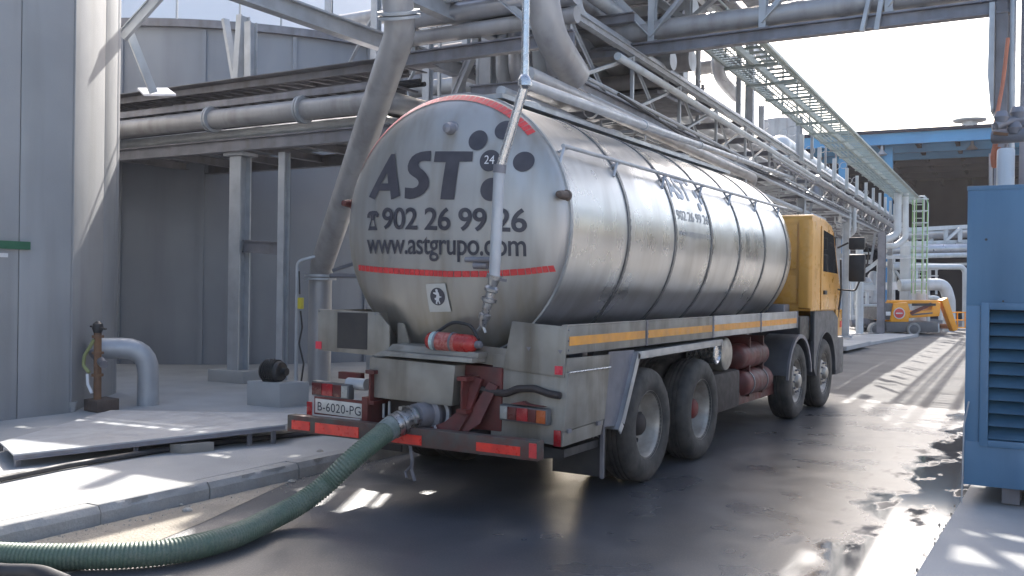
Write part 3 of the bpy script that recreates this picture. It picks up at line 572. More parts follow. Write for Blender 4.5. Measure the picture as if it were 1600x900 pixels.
# tray side panels
ys = [.345, 1.851, 3.597, 5.288, 6.94]
for sx in (1, -1):
    for i in range(0 if sx > 0 else 1, 4):
        y0, y1 = ys[i]+.006, ys[i+1]-.006; x = sx*1.25
        p_ = MB().box((min(x, x-sx*.018), y0, 1.222), (max(x, x-sx*.018), y1, 1.432)).box((min(x, x-sx*.05)+(.002*sx), y0, 1.425), (max(x, x-sx*.05)+(.002*sx), y1, 1.438)).build('side_panel', 'alu' if i < 2 else 'aluclean', truck, bevel=.003)
        z0, z1 = 1.282, 1.350
        MB().box((min(x, x+sx*.004), y0+(.0 if i else .03), z0), (max(x, x+sx*.004), y1-.04, z1)).build('orange_stripe', 'orange', p_)
        MB().box((min(x-sx*.01, x+sx*.008), y1-.012, 1.215), (max(x-sx*.01, x+sx*.008), y1+.018, 1.442)).build('post', 'galv_dark', truck)
        if sx > 0:
            for k in (1.25, 1.32, 1.40): MB().lathe((1.25, y0+.02, k), (1, 0, 0), [(0, .009), (.006, .007), (.008, 0)], 8).build('rivet', 'galv_dark', p_)
    B((sx*.86 if sx > 0 else -1.23, .36 if sx > 0 else 1.95, 1.215), (1.23 if sx > 0 else -.86, 6.93, 1.235)).build('tray_floor', 'galv_dark', truck)
# rear right corner panel and extension
MB().prism([(.778,.34,1.452),(1.252,.34,1.424),(1.232,.34,1.049),(.70,.34,1.085)], (0, .018, 0)).build('corner_panel', 'alu', truck, bevel=.003)
MB().prism([(.44,.37,1.25),(.79,.37,1.235),(.79,.37,1.09),(.435,.37,1.115)], (0, .018, 0)).build('corner_panel_extension', 'alu', truck, bevel=.003)
for x, z in ((1.19, 1.10), (-1.172, 1.185)): B((x-.032, .332, z-.032), (x+.032, .339, z+.032)).build('square_reflector', 'reflpink', truck)
for x, z in ((.93, 1.25), (1.2, 1.24)): MB().prism([(x-.02,.3385,z+.012),(x+.02,.3385,z+.012),(x,.3385,z-.018)], (0, -.004, 0)).build('dent_mark', 'galv_dark', truck)
# rear right low locker with sloping side
lk = MB(); fr = [(.60,.375,1.2),(1.252,.38,1.19),(1.245,.33,.80),(1.235,.31,.545),(.575,.33,.565)]
MB().prism([(.60,.36,1.19),(.60,.34,.565),(1.232,.32,.543),(1.245,.37,1.19)], (0, .015, 0)).build('locker_rear', 'alu', truck, bevel=.003)
sd = MB().add([(1.25,.39,1.19),(1.25,1.10,1.178),(1.25,1.085,1.075),(1.25,.385,1.085)], [(0,1,2,3)])
MB().prism([(1.25,.375,1.190),(1.25,1.105,1.180),(1.25,1.09,1.082),(1.25,.37,1.088)], (-.02, 0, 0)).build('locker_top_flap', 'alu', truck, bevel=.002)
MB().prism([(1.252,.37,1.082),(1.252,1.09,1.076),(1.252,1.01,.668),(1.252,.32,.652)], (-.02, 0, 0)).build('locker_door', 'alu', truck, bevel=.002)
MB().prism([(1.245,.32,.645),(1.245,1.01,.662),(1.245,.96,.55),(1.245,.31,.54)], (-.02, 0, 0)).build('locker_skirt', 'alu', truck, bevel=.002)
MB().tube([(1.262,.37,1.085),(1.262,1.09,1.079)], .007, 8).build('hinge', 'chrome', truck)
for t in (.36, .86): MB().box((1.25, t, .635), (1.268, t+.05, .665)).build('latch', 'galv_dark', truck)
B((.6, .39, .56), (1.22, 1.0, 1.15)).build('locker_body', 'chassis', truck)
MB().tube([(.45,.30,.93),(.62,.31,.905),(.75,.31,.90),(.86,.305,.945),(1.0,.31,.955),(1.12,.31,.925),(1.22,.31,.915)], .028, 8, .1).build('air_line', 'chassis', truck)
# tail lamps
def lamp(x0, x1, z0, z1, y, segs, skew=0):
    o = MB().prism([(x0, y, z1), (x1, y, z1-skew), (x1, y, z0-skew), (x0, y, z0)], (0, .07, 0)).build('tail_lamp', 'greyplastic', truck, bevel=.006)
    n = len(segs); tot = sum(w for w, _ in segs); x = x0+.008
    for w, m in segs:
        wd = (x1-x0-.016)*w/tot; f0 = (x-x0)/(x1-x0)*skew; MB().prism([(x, y-.008, z1-.012-f0), (x+wd-.004, y-.008, z1-.012-f0), (x+wd-.004, y-.008, z0+.012-f0), (x, y-.008, z0+.012-f0)], (0, .02, 0)).build('lens', m, o, bevel=.003); x += wd
lamp(.735, 1.145, .705, .825, .245, [(1, 'lampclear'), (1.2, 'lampdark'), (1.5, 'lampred'), (1.1, 'lampdark'), (1.2, 'lamporange')], .012)
MB().prism([(.83,.24,.835),(.93,.24,.86),(.98,.24,.84),(1.12,.24,.83)], (0, .06, 0)).build('lamp_hood', 'red', truck)
lamp(-1.12, -.71, .765, .89, .2, [(1.4, 'lampdark'), (1.6, 'lampred'), (1.2, 'lampdark'), (.9, 'lampclear')], .012)
B((-1.0, .40, .90), (-.75, .45, .96)).build('lamp_bracket', 'red', truck)
MB().lathe((-.80, .3, .88), (1, 0, 0), [(0, .05), (.2, .05), (.2, 0)], 14).build('side_pipe', 'galv', truck)
for x, z, y in ((1.205, .60, .305), (-1.11, .655, .17)):
    MB().lathe((x, y, z), (0, -1, 0), [(0, .03), (.008, .028), (.01, 0)], 16).build('oval_reflector', 'lampred', truck) if False else B((x-.03, y-.01, z-.06), (x+.03, y, z+.06)).build('oval_reflector', 'lampred', truck, bevel=.02)
# number plate
MB().prism([(-1.06,.18,.745),(-.53,.18,.735),(-.53,.18,.615),(-1.06,.18,.625)], (0, .008, 0)).build('number_plate', 'plate', truck, bevel=.002)
V, F = dice(flat_text('B-6020-PG', .004, 1.05), 1, 1); MB().add([(-1.03+u*.47, .177, .645+v*.075-.01*u) for u, v in V], F).build('plate_lettering', 'print', truck, label='black plate letters B-6020-PG')
B((-1.08, .19, .61), (-.50, .21, .76)).build('plate_holder', 'red', truck)
B((-.52, .14, .50), (-.46, .4, .80)).build('valve_box_post', 'red', truck)
# rear left fender box with dark recess
fbx = MB().prism([(-1.187,.34,1.497),(-.529,.34,1.487),(-.406,.34,1.373),(-.40,.34,1.119),(-1.181,.34,1.141)], (0, .018, 0)).build('left_box_front', 'alu', truck, bevel=.003)
B((-.961, .334, 1.170), (-.635, .339, 1.476)).build('dark_panel', 'black', fbx)
B((-1.187, .358, 1.14), (-1.17, 1.1, 1.49)).build('left_box_side', 'alu', truck); B((-.56, .358, 1.14), (-.545, 1.1, 1.48)).build('left_box_side', 'alu', truck)
MB().prism([(-.395,.44,1.40),(-.33,.44,1.395),(-.26,.44,1.21),(-.395,.44,1.21)], (0, .015, 0)).build('gusset_plate', 'alu', truck)
for x, z in ((-1.17, 1.48), (-.55, 1.47), (-.43, 1.15), (-.40, 1.17)): MB().lathe((x, .339, z), (0, -1, 0), [(0, .008), (.006, .006), (.007, 0)], 8).build('rivet', 'galv_dark', truck)
# centre cabinet
MB().prism([(-.493,.2,1.125),(.353,.2,1.10),(.329,.2,.781),(-.504,.2,.796)], (0, .55, 0)).build('centre_cabinet', 'alu', truck, bevel=.008)
MB().prism([(-.44,.17,1.145),(.53,.17,1.128),(.53,.17,1.165),(-.36,.19,1.18)], (0, .5, 0)).build('cabinet_step', 'alu', truck, bevel=.004)
MB().prism([(-.36,.24,1.182),(.54,.24,1.165),(.54,.24,1.205),(-.32,.28,1.235)], (0, .4, 0)).build('cabinet_step', 'alu', truck, bevel=.004)
MB().prism([(.36,.33,1.10),(.70,.33,1.09),(.70,.33,.60),(.345,.33,.6)], (0, .5, 0)).build('red_side_frame', 'red', truck, bevel=.01)
MB().prism([(.46,.26,1.02),(.56,.26,1.0),(.49,.20,.74),(.42,.16,.60),(.14,.16,.60),(.28,.18,.66),(.40,.2,.76)], (0, .03, 0)).build('tow_bracket', 'red', truck)
MB().prism([(.60,.3,.98),(.68,.3,.95),(.56,.24,.66),(.48,.2,.6),(.40,.2,.6)], (0, .03, 0)).build('tow_bracket', 'red', truck)
for x in (-.42, -.36): MB().tube([(x, .3, .62), (x, .3, .76)], .012, 8).build('small_pipe', 'galv', truck)
# outlet
MB().lathe((.10, .5, .70), (-.15, -1, -.02), [(0, .10), (.1, .10), (.12, .15), (.15, .15), (.16, .115), (.22, .115), (.23, .14), (.26, .14), (.27, .10), (.40, .095), (.40, 0)], 28).build('outlet_valve', 'galv_dark', truck)
MB().lathe((.10, .3, .70), (0, -1, 0), [(0, .15), (.02, .15), (.02, .12), (0, .12)], 28).build('outlet_ring', 'galv', truck)
MB().bar((.2, .15, .62), (.27, .10, .52), .02, .03).build('outlet_lever', 'chrome', truck)
B((-.44, .35, .56), (.34, .7, .80)).build('valve_recess', 'chassis', truck)
# rear fenders
for sx in (1, -1):
    prof = [(1.24,.56),(1.30,.62),(1.62,1.175),(3.82,1.195),(3.86,1.17)]
    for i in range(len(prof)-1):
        (ya, za), (yb, zb) = prof[i], prof[i+1]; d_ = Vector((0, yb-ya, zb-za)).normalized(); n_ = Vector((0, -d_.z, d_.y))
        a0 = Vector((sx*.86, ya, za)); P = [a0, a0+Vector((0, yb-ya, zb-za)), a0+Vector((0, yb-ya, zb-za))-n_*.01, a0-n_*.01]
        MB().prism(P, (sx*.41, 0, 0)).build('rear_fender', 'aluclean', truck)
        a0 = Vector((sx*1.272, ya, za)); P = [a0, a0+Vector((0, yb-ya, zb-za)), a0+Vector((0, yb-ya, zb-za))-n_*.065, a0-n_*.065]
        MB().prism(P, (-sx*.012, 0, 0)).build('fender_lip', 'aluclean', truck, bevel=.002)
    if sx > 0: MB().prism([(sx*1.23,1.12,1.2),(sx*1.23,1.63,1.19),(sx*1.23,1.28,.58),(sx*1.23,1.05,.60)], (-sx*.01, 0, 0)).build('fender_side', 'galv_dark', truck)
    B((min(sx*.78, sx*1.25), 1.02, .20), (max(sx*.78, sx*1.25), 1.035, .60)).build('mudflap', 'black', truck)
    B((min(sx*1.22, sx*1.25), 1.0, .19), (max(sx*1.22, sx*1.25), 1.018, .62)).build('mudflap_edge', 'galv_dark', truck)
    if sx > 0: MB().prism([(sx*.62,.42,.52),(sx*1.2,.42,.50),(sx*1.2,.42,.44),(sx*.80,.42,.38),(sx*.62,.42,.42)], (0, .6, 0)).build('under_tray', 'black', truck)
V, F = dice(flat_text('TIC', .0), 1, 1); MB().add([(1.06+u*.14, 1.0175, .46+v*.07) for u, v in V], F).build('mudflap_lettering', 'lampclear', truck)
# wheels
tyre_p = [(-.04,.285),(-.012,.32),(0,.36),(.0,.41),(-.008,.455),(-.03,.488),(-.06,.503),(-.10,.507),(-.103,.493),(-.115,.493),(-.118,.508),(-.145,.508),(-.148,.493),(-.16,.493),(-.163,.508),(-.19,.508),(-.193,.493),(-.205,.493),(-.208,.507),(-.25,.503),(-.28,.488),(-.30,.455),(-.305,.40),(-.29,.32),(-.265,.285)]
def wheel(y_, sx, rear, red=False):
    c = Vector((sx*1.25, y_, .505)); ax = (sx, 0, 0)
    if rear: rp_ = [(-.265,.285),(-.29,.26),(-.20,.25),(-.195,.16),(-.16,.13),(-.165,.125),(-.195,.15),(-.19,.235),(-.16,.258),(-.07,.268),(-.045,.285),(-.035,.303),(-.028,.300),(-.03,.29),(-.05,.275)]; rp_ = [(-.215,0),(-.215,.13),(-.20,.20),(-.195,.245),(-.16,.262),(-.08,.268),(-.055,.280),(-.036,.290),(-.028,.303),(-.022,.303),(-.03,.312),(-.05,.30)]
    else: rp_ = [(-.03,0),(-.03,.11),(-.035,.165),(-.06,.185),(-.10,.215),(-.105,.25),(-.08,.268),(-.055,.280),(-.036,.290),(-.028,.303),(-.022,.303),(-.03,.312),(-.05,.30)]
    w = MB().lathe(c, ax, rp_, 48).build('wheel', 'rim', truck)
    t = MB().lathe(c, ax, tyre_p, 72)
    if rear: t.lathe(c-Vector((sx*.33, 0, 0)), ax, tyre_p, 48)
    t.build('tyre', 'rubber', w)
    if rear: MB().lathe(c, ax, [(-.215,.11),(-.13,.105),(-.10,.095),(-.08,.07),(-.075,0)], 28).build('hub', 'redhub' if red else 'chassis', w)
    else: MB().lathe(c, ax, [(-.035,.10),(.0,.095),(.02,.08),(.03,.05),(.03,0)], 28).build('hub', 'rim', w)
    mb = MB(); nb = 10; rb = .15 if not rear else .155
    for k in range(nb):
        a_ = 2*pi*k/nb; mb.lathe(c+Vector((0, cos(a_)*rb, sin(a_)*rb)), ax, [(-.21 if rear else -.035, .014), (-.185 if rear else -.008, .014), (-.18 if rear else -.003, 0)], 6)
    mb.build('wheel_nuts', 'galv_dark', w)
    mb = MB()
    for k in range(10):
        a_ = 2*pi*(k+.5)/nb; r_ = .225 if not rear else .205; mb.lathe(c+Vector((sx*(-.094 if not rear else -.192), cos(a_)*r_, sin(a_)*r_)), ax, [(-.01, .022), (.006, .022), (.0, .014), (-.004, 0)], 10)
    mb.build('hand_holes', 'black', w)
for sx in (1, -1):
    wheel(1.99, sx, True); wheel(3.34, sx, True, True); wheel(7.06, sx, False); wheel(8.6, sx, False)
for yy in (1.99, 3.34, 7.06, 8.6): MB().tube([(-1.0, yy, .5), (1.0, yy, .5)], .07, 12).build('axle', 'chassis', truck)
# side equipment
MB().lathe((.72, 4.42, 1.0), (1, 0, 0), [(0, .19), (.36, .19), (.40, .18), (.42, .15), (.43, 0)], 32).build('air_filter', 'rim', truck)
MB().lathe((.9, 3.93, 1.04), (1, 0, 0), [(0, .12), (.28, .12), (.29, .105), (.27, .085), (.27, 0)], 24).build('filler_cap', 'chrome', truck)
B((.62, 3.75, .36), (1.12, 4.95, .80)).build('fuel_tank', 'chassis', truck, bevel=.05)
MB().lathe((.98, 5.0, .92), (0, 1, 0), [(0, 0), (.02, .09), (.07, .14), (.12, .155), (1.05, .155), (1.10, .14), (1.15, .09), (1.17, 0)], 28).build('air_tank', 'red', truck)
MB().lathe((.80, 5.0, .93), (0, 1, 0), [(0, 0), (.02, .09), (.07, .14), (.12, .15), (1.15, .15), (1.20, .14), (1.25, .09), (1.27, 0)], 28).build('air_tank', 'red', truck)
MB().lathe((1.0, 5.1, .60), (0, 1, 0), [(0, 0), (.02, .09), (.07, .14), (.12, .16), (1.05, .16), (1.12, .14), (1.18, .09), (1.2, 0)], 28).build('air_tank', 'red', truck)
for yy in (5.35, 5.9):
    MB().lathe((1.0, yy, .60), (0, 1, 0), [(0, .161), (0, .168), (.03, .168), (.03, .161)], 28).build('tank_strap', 'galv_dark', truck); B((.6, yy, .44), (1.1, yy+.03, 1.15)).build('strap_plate', 'red', truck)
B((.55, 5.0, .36), (1.05, 6.6, .50)).build('step_plate', 'red', truck); MB().lathe((.85, 4.95, .55), (0, 1, 0), [(0, 0), (0, .07), (.2, .07), (.2, 0)], 14).build('air_dryer', 'galv_dark', truck)
B((.5, 3.0, .85), (.68, 6.8, 1.18)).build('under_body', 'chassis', truck)
for yy in (1.2, 2.6): B((.5, yy, .55), (.8, yy+.06, 1.2)).build('spring_hanger', 'chassis', truck)
# front fenders as arches
def arch(yc, R0, a0, a1, x0, x1, th, m, nm, n=14):
    for sx in (1, -1):
        V = []; 
        for k in range(n+1):
            a_ = radians(a0+(a1-a0)*k/n)
            for rr in (R0, R0+th):
                for x in (sx*x0, sx*x1): V.append((x, yc-cos(a_)*rr, .505+sin(a_)*rr))
        F = []
        for k in range(n):
            b = k*4; c = b+4; F += [(b, c, c+1, b+1), (b+2, b+3, c+3, c+2), (b, b+2, c+2, c), (b+1, c+1, c+3, b+3)]
        F += [(0, 1, 3, 2), (n*4, n*4+2, n*4+3, n*4+1)]; MB().add(V, F).build(nm, m, truck)
arch(7.06, .60, 10, 168, .85, 1.27, .02, 'greyplastic', 'front_fender'); arch(7.06, .575, 5, 172, 1.245, 1.275, .05, 'galv_dark', 'fender_edge')
arch(8.6, .60, 0, 180, .85, 1.262, .03, 'greyplastic', 'front_fender')
for sx in (1, -1):
    mb = MB(); n = 12; pts = [(sx*1.255, 8.6-.63*cos(pi*k/n), .505+.63*sin(pi*k/n)) for k in range(n+1)]
    mb.prism([(sx*1.255, 7.86, .62)]+pts+[(sx*1.255, 9.35, .5), (sx*1.255, 9.35, 1.30), (sx*1.255, 9.0, 1.42), (sx*1.255, 7.86, 1.42)], (-sx*.05, 0, 0)); mb.build('wheel_arch_panel', 'greyplastic', truck)
B((-1.2, 7.3, 1.02), (1.2, 7.84, 1.36)).build('cab_rear_frame', 'black', truck, bevel=.03)
MB().prism([(1.20, 7.84, 1.42), (1.24, 7.84, 1.42), (1.24, 7.84, 1.0), (1.2, 7.84, 1.0)], (0, .06, 0)).build('splash_guard', 'black', truck)
# cab
prof = [(7.80,1.42),(7.80,2.70),(7.83,2.76),(7.90,2.80),(8.6,2.77),(9.02,2.70),(9.16,2.62),(9.55,1.95),(9.68,1.75),(9.72,1.1),(9.30,1.02),(9.28,1.40)]
MB().prism([(-1.22, y_, z_) for y_, z_ in prof], (2.44, 0, 0)).build('cab', 'cab', truck, bevel=.035)
for z0, z1 in ((2.02, 2.66), (1.53, 1.92)):
    o = MB().box((.10, 7.780, z0), (1.02, 7.80, z1)).build('rear_panel', 'cab', truck, bevel=.015); MB().box((-1.02, 7.780, z0), (-.10, 7.80, z1)).build('rear_panel', 'cab', truck, bevel=.015)
for sx in (1, -1): MB().prism([(sx*1.05, 7.80, 1.45), (sx*1.05, 7.745, 1.47), (sx*1.19, 7.745, 1.47), (sx*1.235, 7.80, 1.45)], (0, 0, 1.25)).build('corner_fairing', 'cab', truck, bevel=.015)
MB().lathe((1.06, 7.80, 1.60), (0, -1, 0), [(0, .02), (.01, .015), (.012, 0)], 10).build('grommet', 'black', truck)
for sx in (1, -1):
    x = sx*1.222
    dr = MB().prism([(x, 8.33, 1.44), (x, 8.33, 2.66), (x, 9.08, 2.60), (x, 9.45, 1.95), (x, 9.50, 1.44)], (sx*.012, 0, 0)).build('door', 'cab', truck, bevel=.005)
    MB().prism([(x+sx*.013, 8.43, 2.00), (x+sx*.013, 8.43, 2.60), (x+sx*.013, 9.05, 2.55), (x+sx*.013, 9.36, 1.98)], (sx*.004, 0, 0)).build('window', 'glass', dr)
    B((min(x, x+sx*.04), 8.45, 1.66), (max(x, x+sx*.04), 8.60, 1.72)).build('handle', 'black', dr, bevel=.008)
    MB().tube([(x+sx*.02, 9.40, 1.3), (x+sx*.06, 9.42, 1.7), (x+sx*.06, 9.36, 2.2)], .015, 8, .1).build('grab_rail', 'black', truck)
    B((min(x, x+sx*.03), 9.25, 1.02), (max(x, x+sx*.03), 9.66, 1.43)).build('corner_panel_front', 'cab', truck, bevel=.02)
    B((min(x, x+sx*.04), 9.50, 1.15), (max(x, x+sx*.04), 9.60, 1.25)).build('indicator', 'reflred', truck)
    # mirrors
    mx = sx*1.52
    m1 = B((mx-.12, 9.32, 2.35), (mx+.12, 9.42, 2.54)).build('upper_mirror', 'black', truck, bevel=.03)
    m2 = B((mx-.12, 9.34, 1.86), (mx+.12, 9.44, 2.28)).build('main_mirror', 'black', truck, bevel=.03)
    MB().tube([(sx*1.22, 9.4, 2.38), (sx*1.38, 9.42, 2.46)], .014, 8).build('mirror_arm', 'black', truck)
    MB().tube([(sx*1.64, 9.42, 2.45), (sx*1.68, 9.42, 2.3), (sx*1.66, 9.42, 2.1)], .012, 8, .05).build('mirror_arm', 'black', truck)
    MB().tube([(sx*1.56, 9.4, 1.88), (sx*1.5, 9.4, 1.72), (sx*1.22, 9.4, 1.74)], .014, 8, .06).build('mirror_arm', 'black', truck)
MB().prism([(-1.1, 9.20, 2.56), (-1.1, 9.56, 1.97), (1.1, 9.56, 1.97), (1.1, 9.20, 2.56)], (0, .02, .012)).build('windscreen', 'glass', truck)
MB().prism([(-1.0, 9.1, 2.70), (1.0, 9.1, 2.70), (1.0, 9.42, 2.5), (-1.0, 9.42, 2.5)], (0, .01, .02)).build('sun_visor', 'black', truck)
B((-1.22, 9.3, .42), (1.25, 9.82, 1.0)).build('front_bumper', 'greyplastic', truck, bevel=.04)
MB().box((-.2, 7.35, 1.36), (.6, 7.78, 1.55)).box((.65, 7.4, 1.4), (.95, 7.7, 1.52)).build('cab_mount', 'galv_dark', truck, bevel=.02)

# extinguisher lying across the rear tray
fe = thing('fire_extinguisher', 'red fire extinguisher lying across the rear tray under the tank head', 'fire extinguisher', (.25, .28, 1.27))
MB().lathe((.02, .285, 1.277), (1, 0, -.03), [(0, 0), (.005, .04), (.03, .068), (.06, .074), (.42, .074), (.45, .06), (.47, .035), (.47, 0)], 32).build('cylinder', 'exting', fe)
MB().lathe((.49, .285, 1.263), (1, 0, 0), [(0, .03), (.04, .03), (.05, .02), (.05, 0)], 12).build('valve', 'galv_dark', fe)
MB().lathe((.13, .285, 1.274), (1, 0, -.03), [(0, .0745), (0, .0755), (.19, .0755), (.19, .0745)], 32).build('label_band', 'extlabel', fe)
MB().lathe((.085, .285, 1.275), (1, 0, -.03), [(0, .0745), (0, .0757), (.035, .0757), (.035, .0745)], 32).build('pale_sticker', 'cyan', fe)
for x in (.12, .27): MB().lathe((x, .285, 1.273), (1, 0, -.03), [(0, .076), (0, .08), (.02, .08), (.02, .076)], 28).build('strap', 'galv_dark', fe)
MB().tube([(.06, .34, 1.33), (.2, .38, 1.43), (.38, .38, 1.41), (.48, .33, 1.3)], .014, 8, .15).build('discharge_hose', 'black', fe)

# green suction hose
hs = thing('suction_hose', 'thick ribbed green suction hose running from the tanker outlet across the ground', 'hose', (-.05, -.1, .6))
path = [(.03,.12,.69),(-.03,-.10,.62),(-.0,-.33,.555),(-.06,-.55,.42),(-.16,-.68,.27),(-.23,-.86,.16),(-.25,-1.12,.10),(-.14,-1.60,.088),(-.21,-2.06,.085),(-.58,-2.42,.085),(-1.0,-2.66,.085),(-1.6,-2.85,.085),(-2.4,-2.95,.17)]
def smooth(p, n):
    P = [Vector(q) for q in p]; P = [P[0]*2-P[1]]+P+[P[-1]*2-P[-2]]; out = []
    for i in range(1, len(P)-2):
        for k in range(n):
            t = k/n; a_, b_, c_, d_ = P[i-1], P[i], P[i+1], P[i+2]
            out.append(.5*((2*b_)+(c_-a_)*t+(2*a_-5*b_+4*c_-d_)*t*t+(3*b_-a_-3*c_+d_)*t**3))
    return out+[P[-2]]
sp = smooth(path[1:], 12); Ls = [0]
for i in range(1, len(sp)): Ls.append(Ls[-1]+(sp[i]-sp[i-1]).length)
def along(d):
    for i in range(1, len(sp)):
        if Ls[i] >= d: t = (d-Ls[i-1])/(Ls[i]-Ls[i-1]); return sp[i-1].lerp(sp[i], t)
    return sp[-1]
pitch = .024; fine = [along(k*pitch/4) for k in range(int(Ls[-1]/(pitch/4)))]
MB().tube(fine, .078, 20, rf=lambda d: .0755+.0045*cos(2*pi*d/pitch)).build('hose_body', 'hose', hs, sharp=80)
MB().tube([path[0], Vector(path[1])*.9+Vector(path[0])*.1, Vector(path[1]), along(.12)], [.075, .088, .09, .086], 20).build('clamp_sleeve', 'hosewrap', hs)
dv = (Vector(path[0])-Vector(path[1])).normalized()
MB().lathe(Vector(path[1])+dv*.02, dv, [(0, .088), (.0, .097), (.03, .097), (.03, .088), (.06, .088), (.06, .098), (.085, .098), (.09, .085), (.16, .08), (.16, .10), (.19, .10), (.19, .07), (.3, .07)], 24).build('coupling', 'brass', hs)
for k in (0, 2, 4): a_ = 2*pi*k/6; MB().box((path[0][0]+cos(a_)*.1-.015, .0, path[0][2]-.02+sin(a_)*.1-.015), (path[0][0]+cos(a_)*.1+.015, .06, path[0][2]-.02+sin(a_)*.1+.015)).build('coupling_lug', 'brass', hs)

# loading arm hanging behind the tank
la = thing('loading_arm', 'thin steel pipe arm hanging in front of the tank head with end couplings', 'loading arm', (1.06, 0, 3.17))
MB().tube([(1.06, 0, 7.5), (1.06, 0, 3.20)], .028, 12).build('drop_pipe', 'chrome', la)
MB().tube([(1.06, 0, 3.17), (.855, 0, 2.56)], .034, 14).build('upper_arm', 'chrome', la)
MB().tube([(.856, 0, 2.57), (.84, 0, 2.2), (.825, -.0, 1.77)], .042, 16, .1).build('lower_arm', 'galv', la)
MB().lathe((1.06, 0, 3.18), (0, 0, 1), [(-.05, 0), (-.045, .03), (-.02, .05), (.02, .05), (.045, .04), (.06, .028)], 16).build('swivel', 'chrome', la)
MB().lathe((.858, 0, 2.575), (-.1, 0, -1), [(-.03, .034), (-.03, .048), (.03, .048), (.03, .04)], 16).build('collar', 'galv_dark', la)
e0 = Vector((.825, 0, 1.78)); ed = Vector((-.10, 0, -.36)).normalized()
MB().lathe(e0, ed, [(-.02, .04), (-.02, .06), (.01, .06), (.01, .045), (.06, .035), (.08, .055), (.10, .055), (.11, .035), (.15, .035), (.155, .058), (.18, .058), (.19, .035), (.27, .03), (.28, .045), (.31, .045), (.33, .03), (.37, .028), (.37, 0)], 20).build('end_coupling', 'brass', la)
MB().bar(e0+Vector((-.02, 0, 0)), e0+Vector((.10, .0, -.02)), .02, .02).build('lever', 'galv_dark', la)
MB().tube([e0+ed*.36, e0+ed*.38+Vector((-.04, 0, -.03))], .012, 6).tube([e0+ed*.36, e0+ed*.38+Vector((.03, 0, -.04))], .012, 6).build('hook', 'brass', la)
MB().tube([(1.06, 0.02, 3.18), (-2.0, 19.1, 4.6)], .042, 14).build('feed_pipe', 'galv', la)
for t in (.18, .34, .5, .66): p = Vector((1.06, .02, 3.18)).lerp(Vector((-2.0, 19.1, 4.6)), t); MB().lathe(p, (-.16, 1, .07), [(-.03, .042), (-.03, .052), (.03, .052), (.03, .042)], 14).build('pipe_joint', 'galv', la)
# ------------------------------------------------------------------ long pipe rack along the road
rk = thing('pipe_rack', 'long grey steel truss pipe rack running beside and above the truck to the far end', 'pipe rack', RK(27.8, 0, PZ))
ZB, ZT, ZM = 4.28, 5.13, 4.82; SA, SB, BAY = 4.61, 56.36, 2.25; OL = -2.3
def rpart(mb, nm, m='galv', **k): return mb.build(nm, m, rk, **k)
for o_ in (0, OL):
    rpart(MB().ibeam(RK(SA if o_ == 0 else SA+BAY, o_, ZB), RK(SB, o_, ZB), .10, .12), 'bottom_chord', 'galv_dark')
    rpart(MB().ibeam(RK(SA if o_ == 0 else SA+BAY, o_, ZT), RK(SB, o_, ZT), .09, .10), 'top_chord')
n = int((SB-SA)/BAY)
for k in range(n+1):
    s_ = SA+k*BAY
    for o_ in ((0, OL) if k else (0,)):
        rpart(MB().bar(RK(s_, o_, ZB+.06), RK(s_, o_, ZT-.06), .045, .045), 'vertical')
        if k < n and (o_ == 0 or k < 12):
            rpart(MB().angle(RK(s_+.05, o_, ZB+.07), RK(s_+BAY-.05, o_, ZT-.07), .055, RN), 'diagonal')
            if o_ == 0: rpart(MB().angle(RK(s_+.05, o_-.03, ZT-.07), RK(s_+BAY*.55, o_-.03, ZB+.07), .04, RN), 'diagonal')
    rpart(MB().ibeam(RK(s_, 0, ZB-.02), RK(s_, OL if k else -1.4, ZB-.02), .1, .13), 'cross_beam', 'galv_dark')
    rpart(MB().ibeam(RK(s_, 0, ZT+.02), RK(s_, OL if k else -1.4, ZT+.02), .1, .12), 'cross_beam', 'galv_dark')
rpart(MB().tube([RK(6.0, .10, ZM+.06), RK(27.5, .10, ZM)], .055, 12), 'mid_rail', 'whitesteel')
rpart(MB().tube([RK(15.5, .12, ZM-.08), RK(50, .12, ZM-.12)], .035, 10), 'conduit'); rpart(MB().tube([RK(15.5, .14, ZM-.18), RK(50, .14, ZM-.2)], .025, 8), 'conduit', 'galv_dark')
rpart(MB().tube([RK(5, .08, ZB+.10), RK(30, .08, ZB+.12)], .03, 8), 'conduit'); rpart(MB().tube([RK(5, .1, ZB-.12), RK(40, .1, ZB-.10)], .035, 8), 'conduit')
# columns
for s_, o_, w in ((27.8, 0, .24), (13.6, -.05, .16), (14.15, .0, .12), (20.3, -.1, .22), (41.5, 0, .22), (49, 0, .22), (13.6, OL, .22), (27.8, OL, .24), (41.5, OL, .22), (20.3, OL, .22)):
    rpart(MB().ibeam(RK(s_, o_, .14), RK(s_, o_, ZB-.08), w, w, RN), 'column')
    if s_ > 20: rpart(MB().bar(RK(s_, o_, .13), RK(s_, o_, .20), w*1.8, w*1.8, RN), 'base_plate')
for s_ in (20.3, 27.8, 35.):
    rpart(MB().angle(RK(s_, -.1, ZB-1.3), RK(s_+1.3, -.1, ZB-.1), .09, RN), 'knee_brace'); rpart(MB().ibeam(RK(s_, 0, 2.9), RK(s_, OL, 2.9), .12, .16), 'cross_beam')
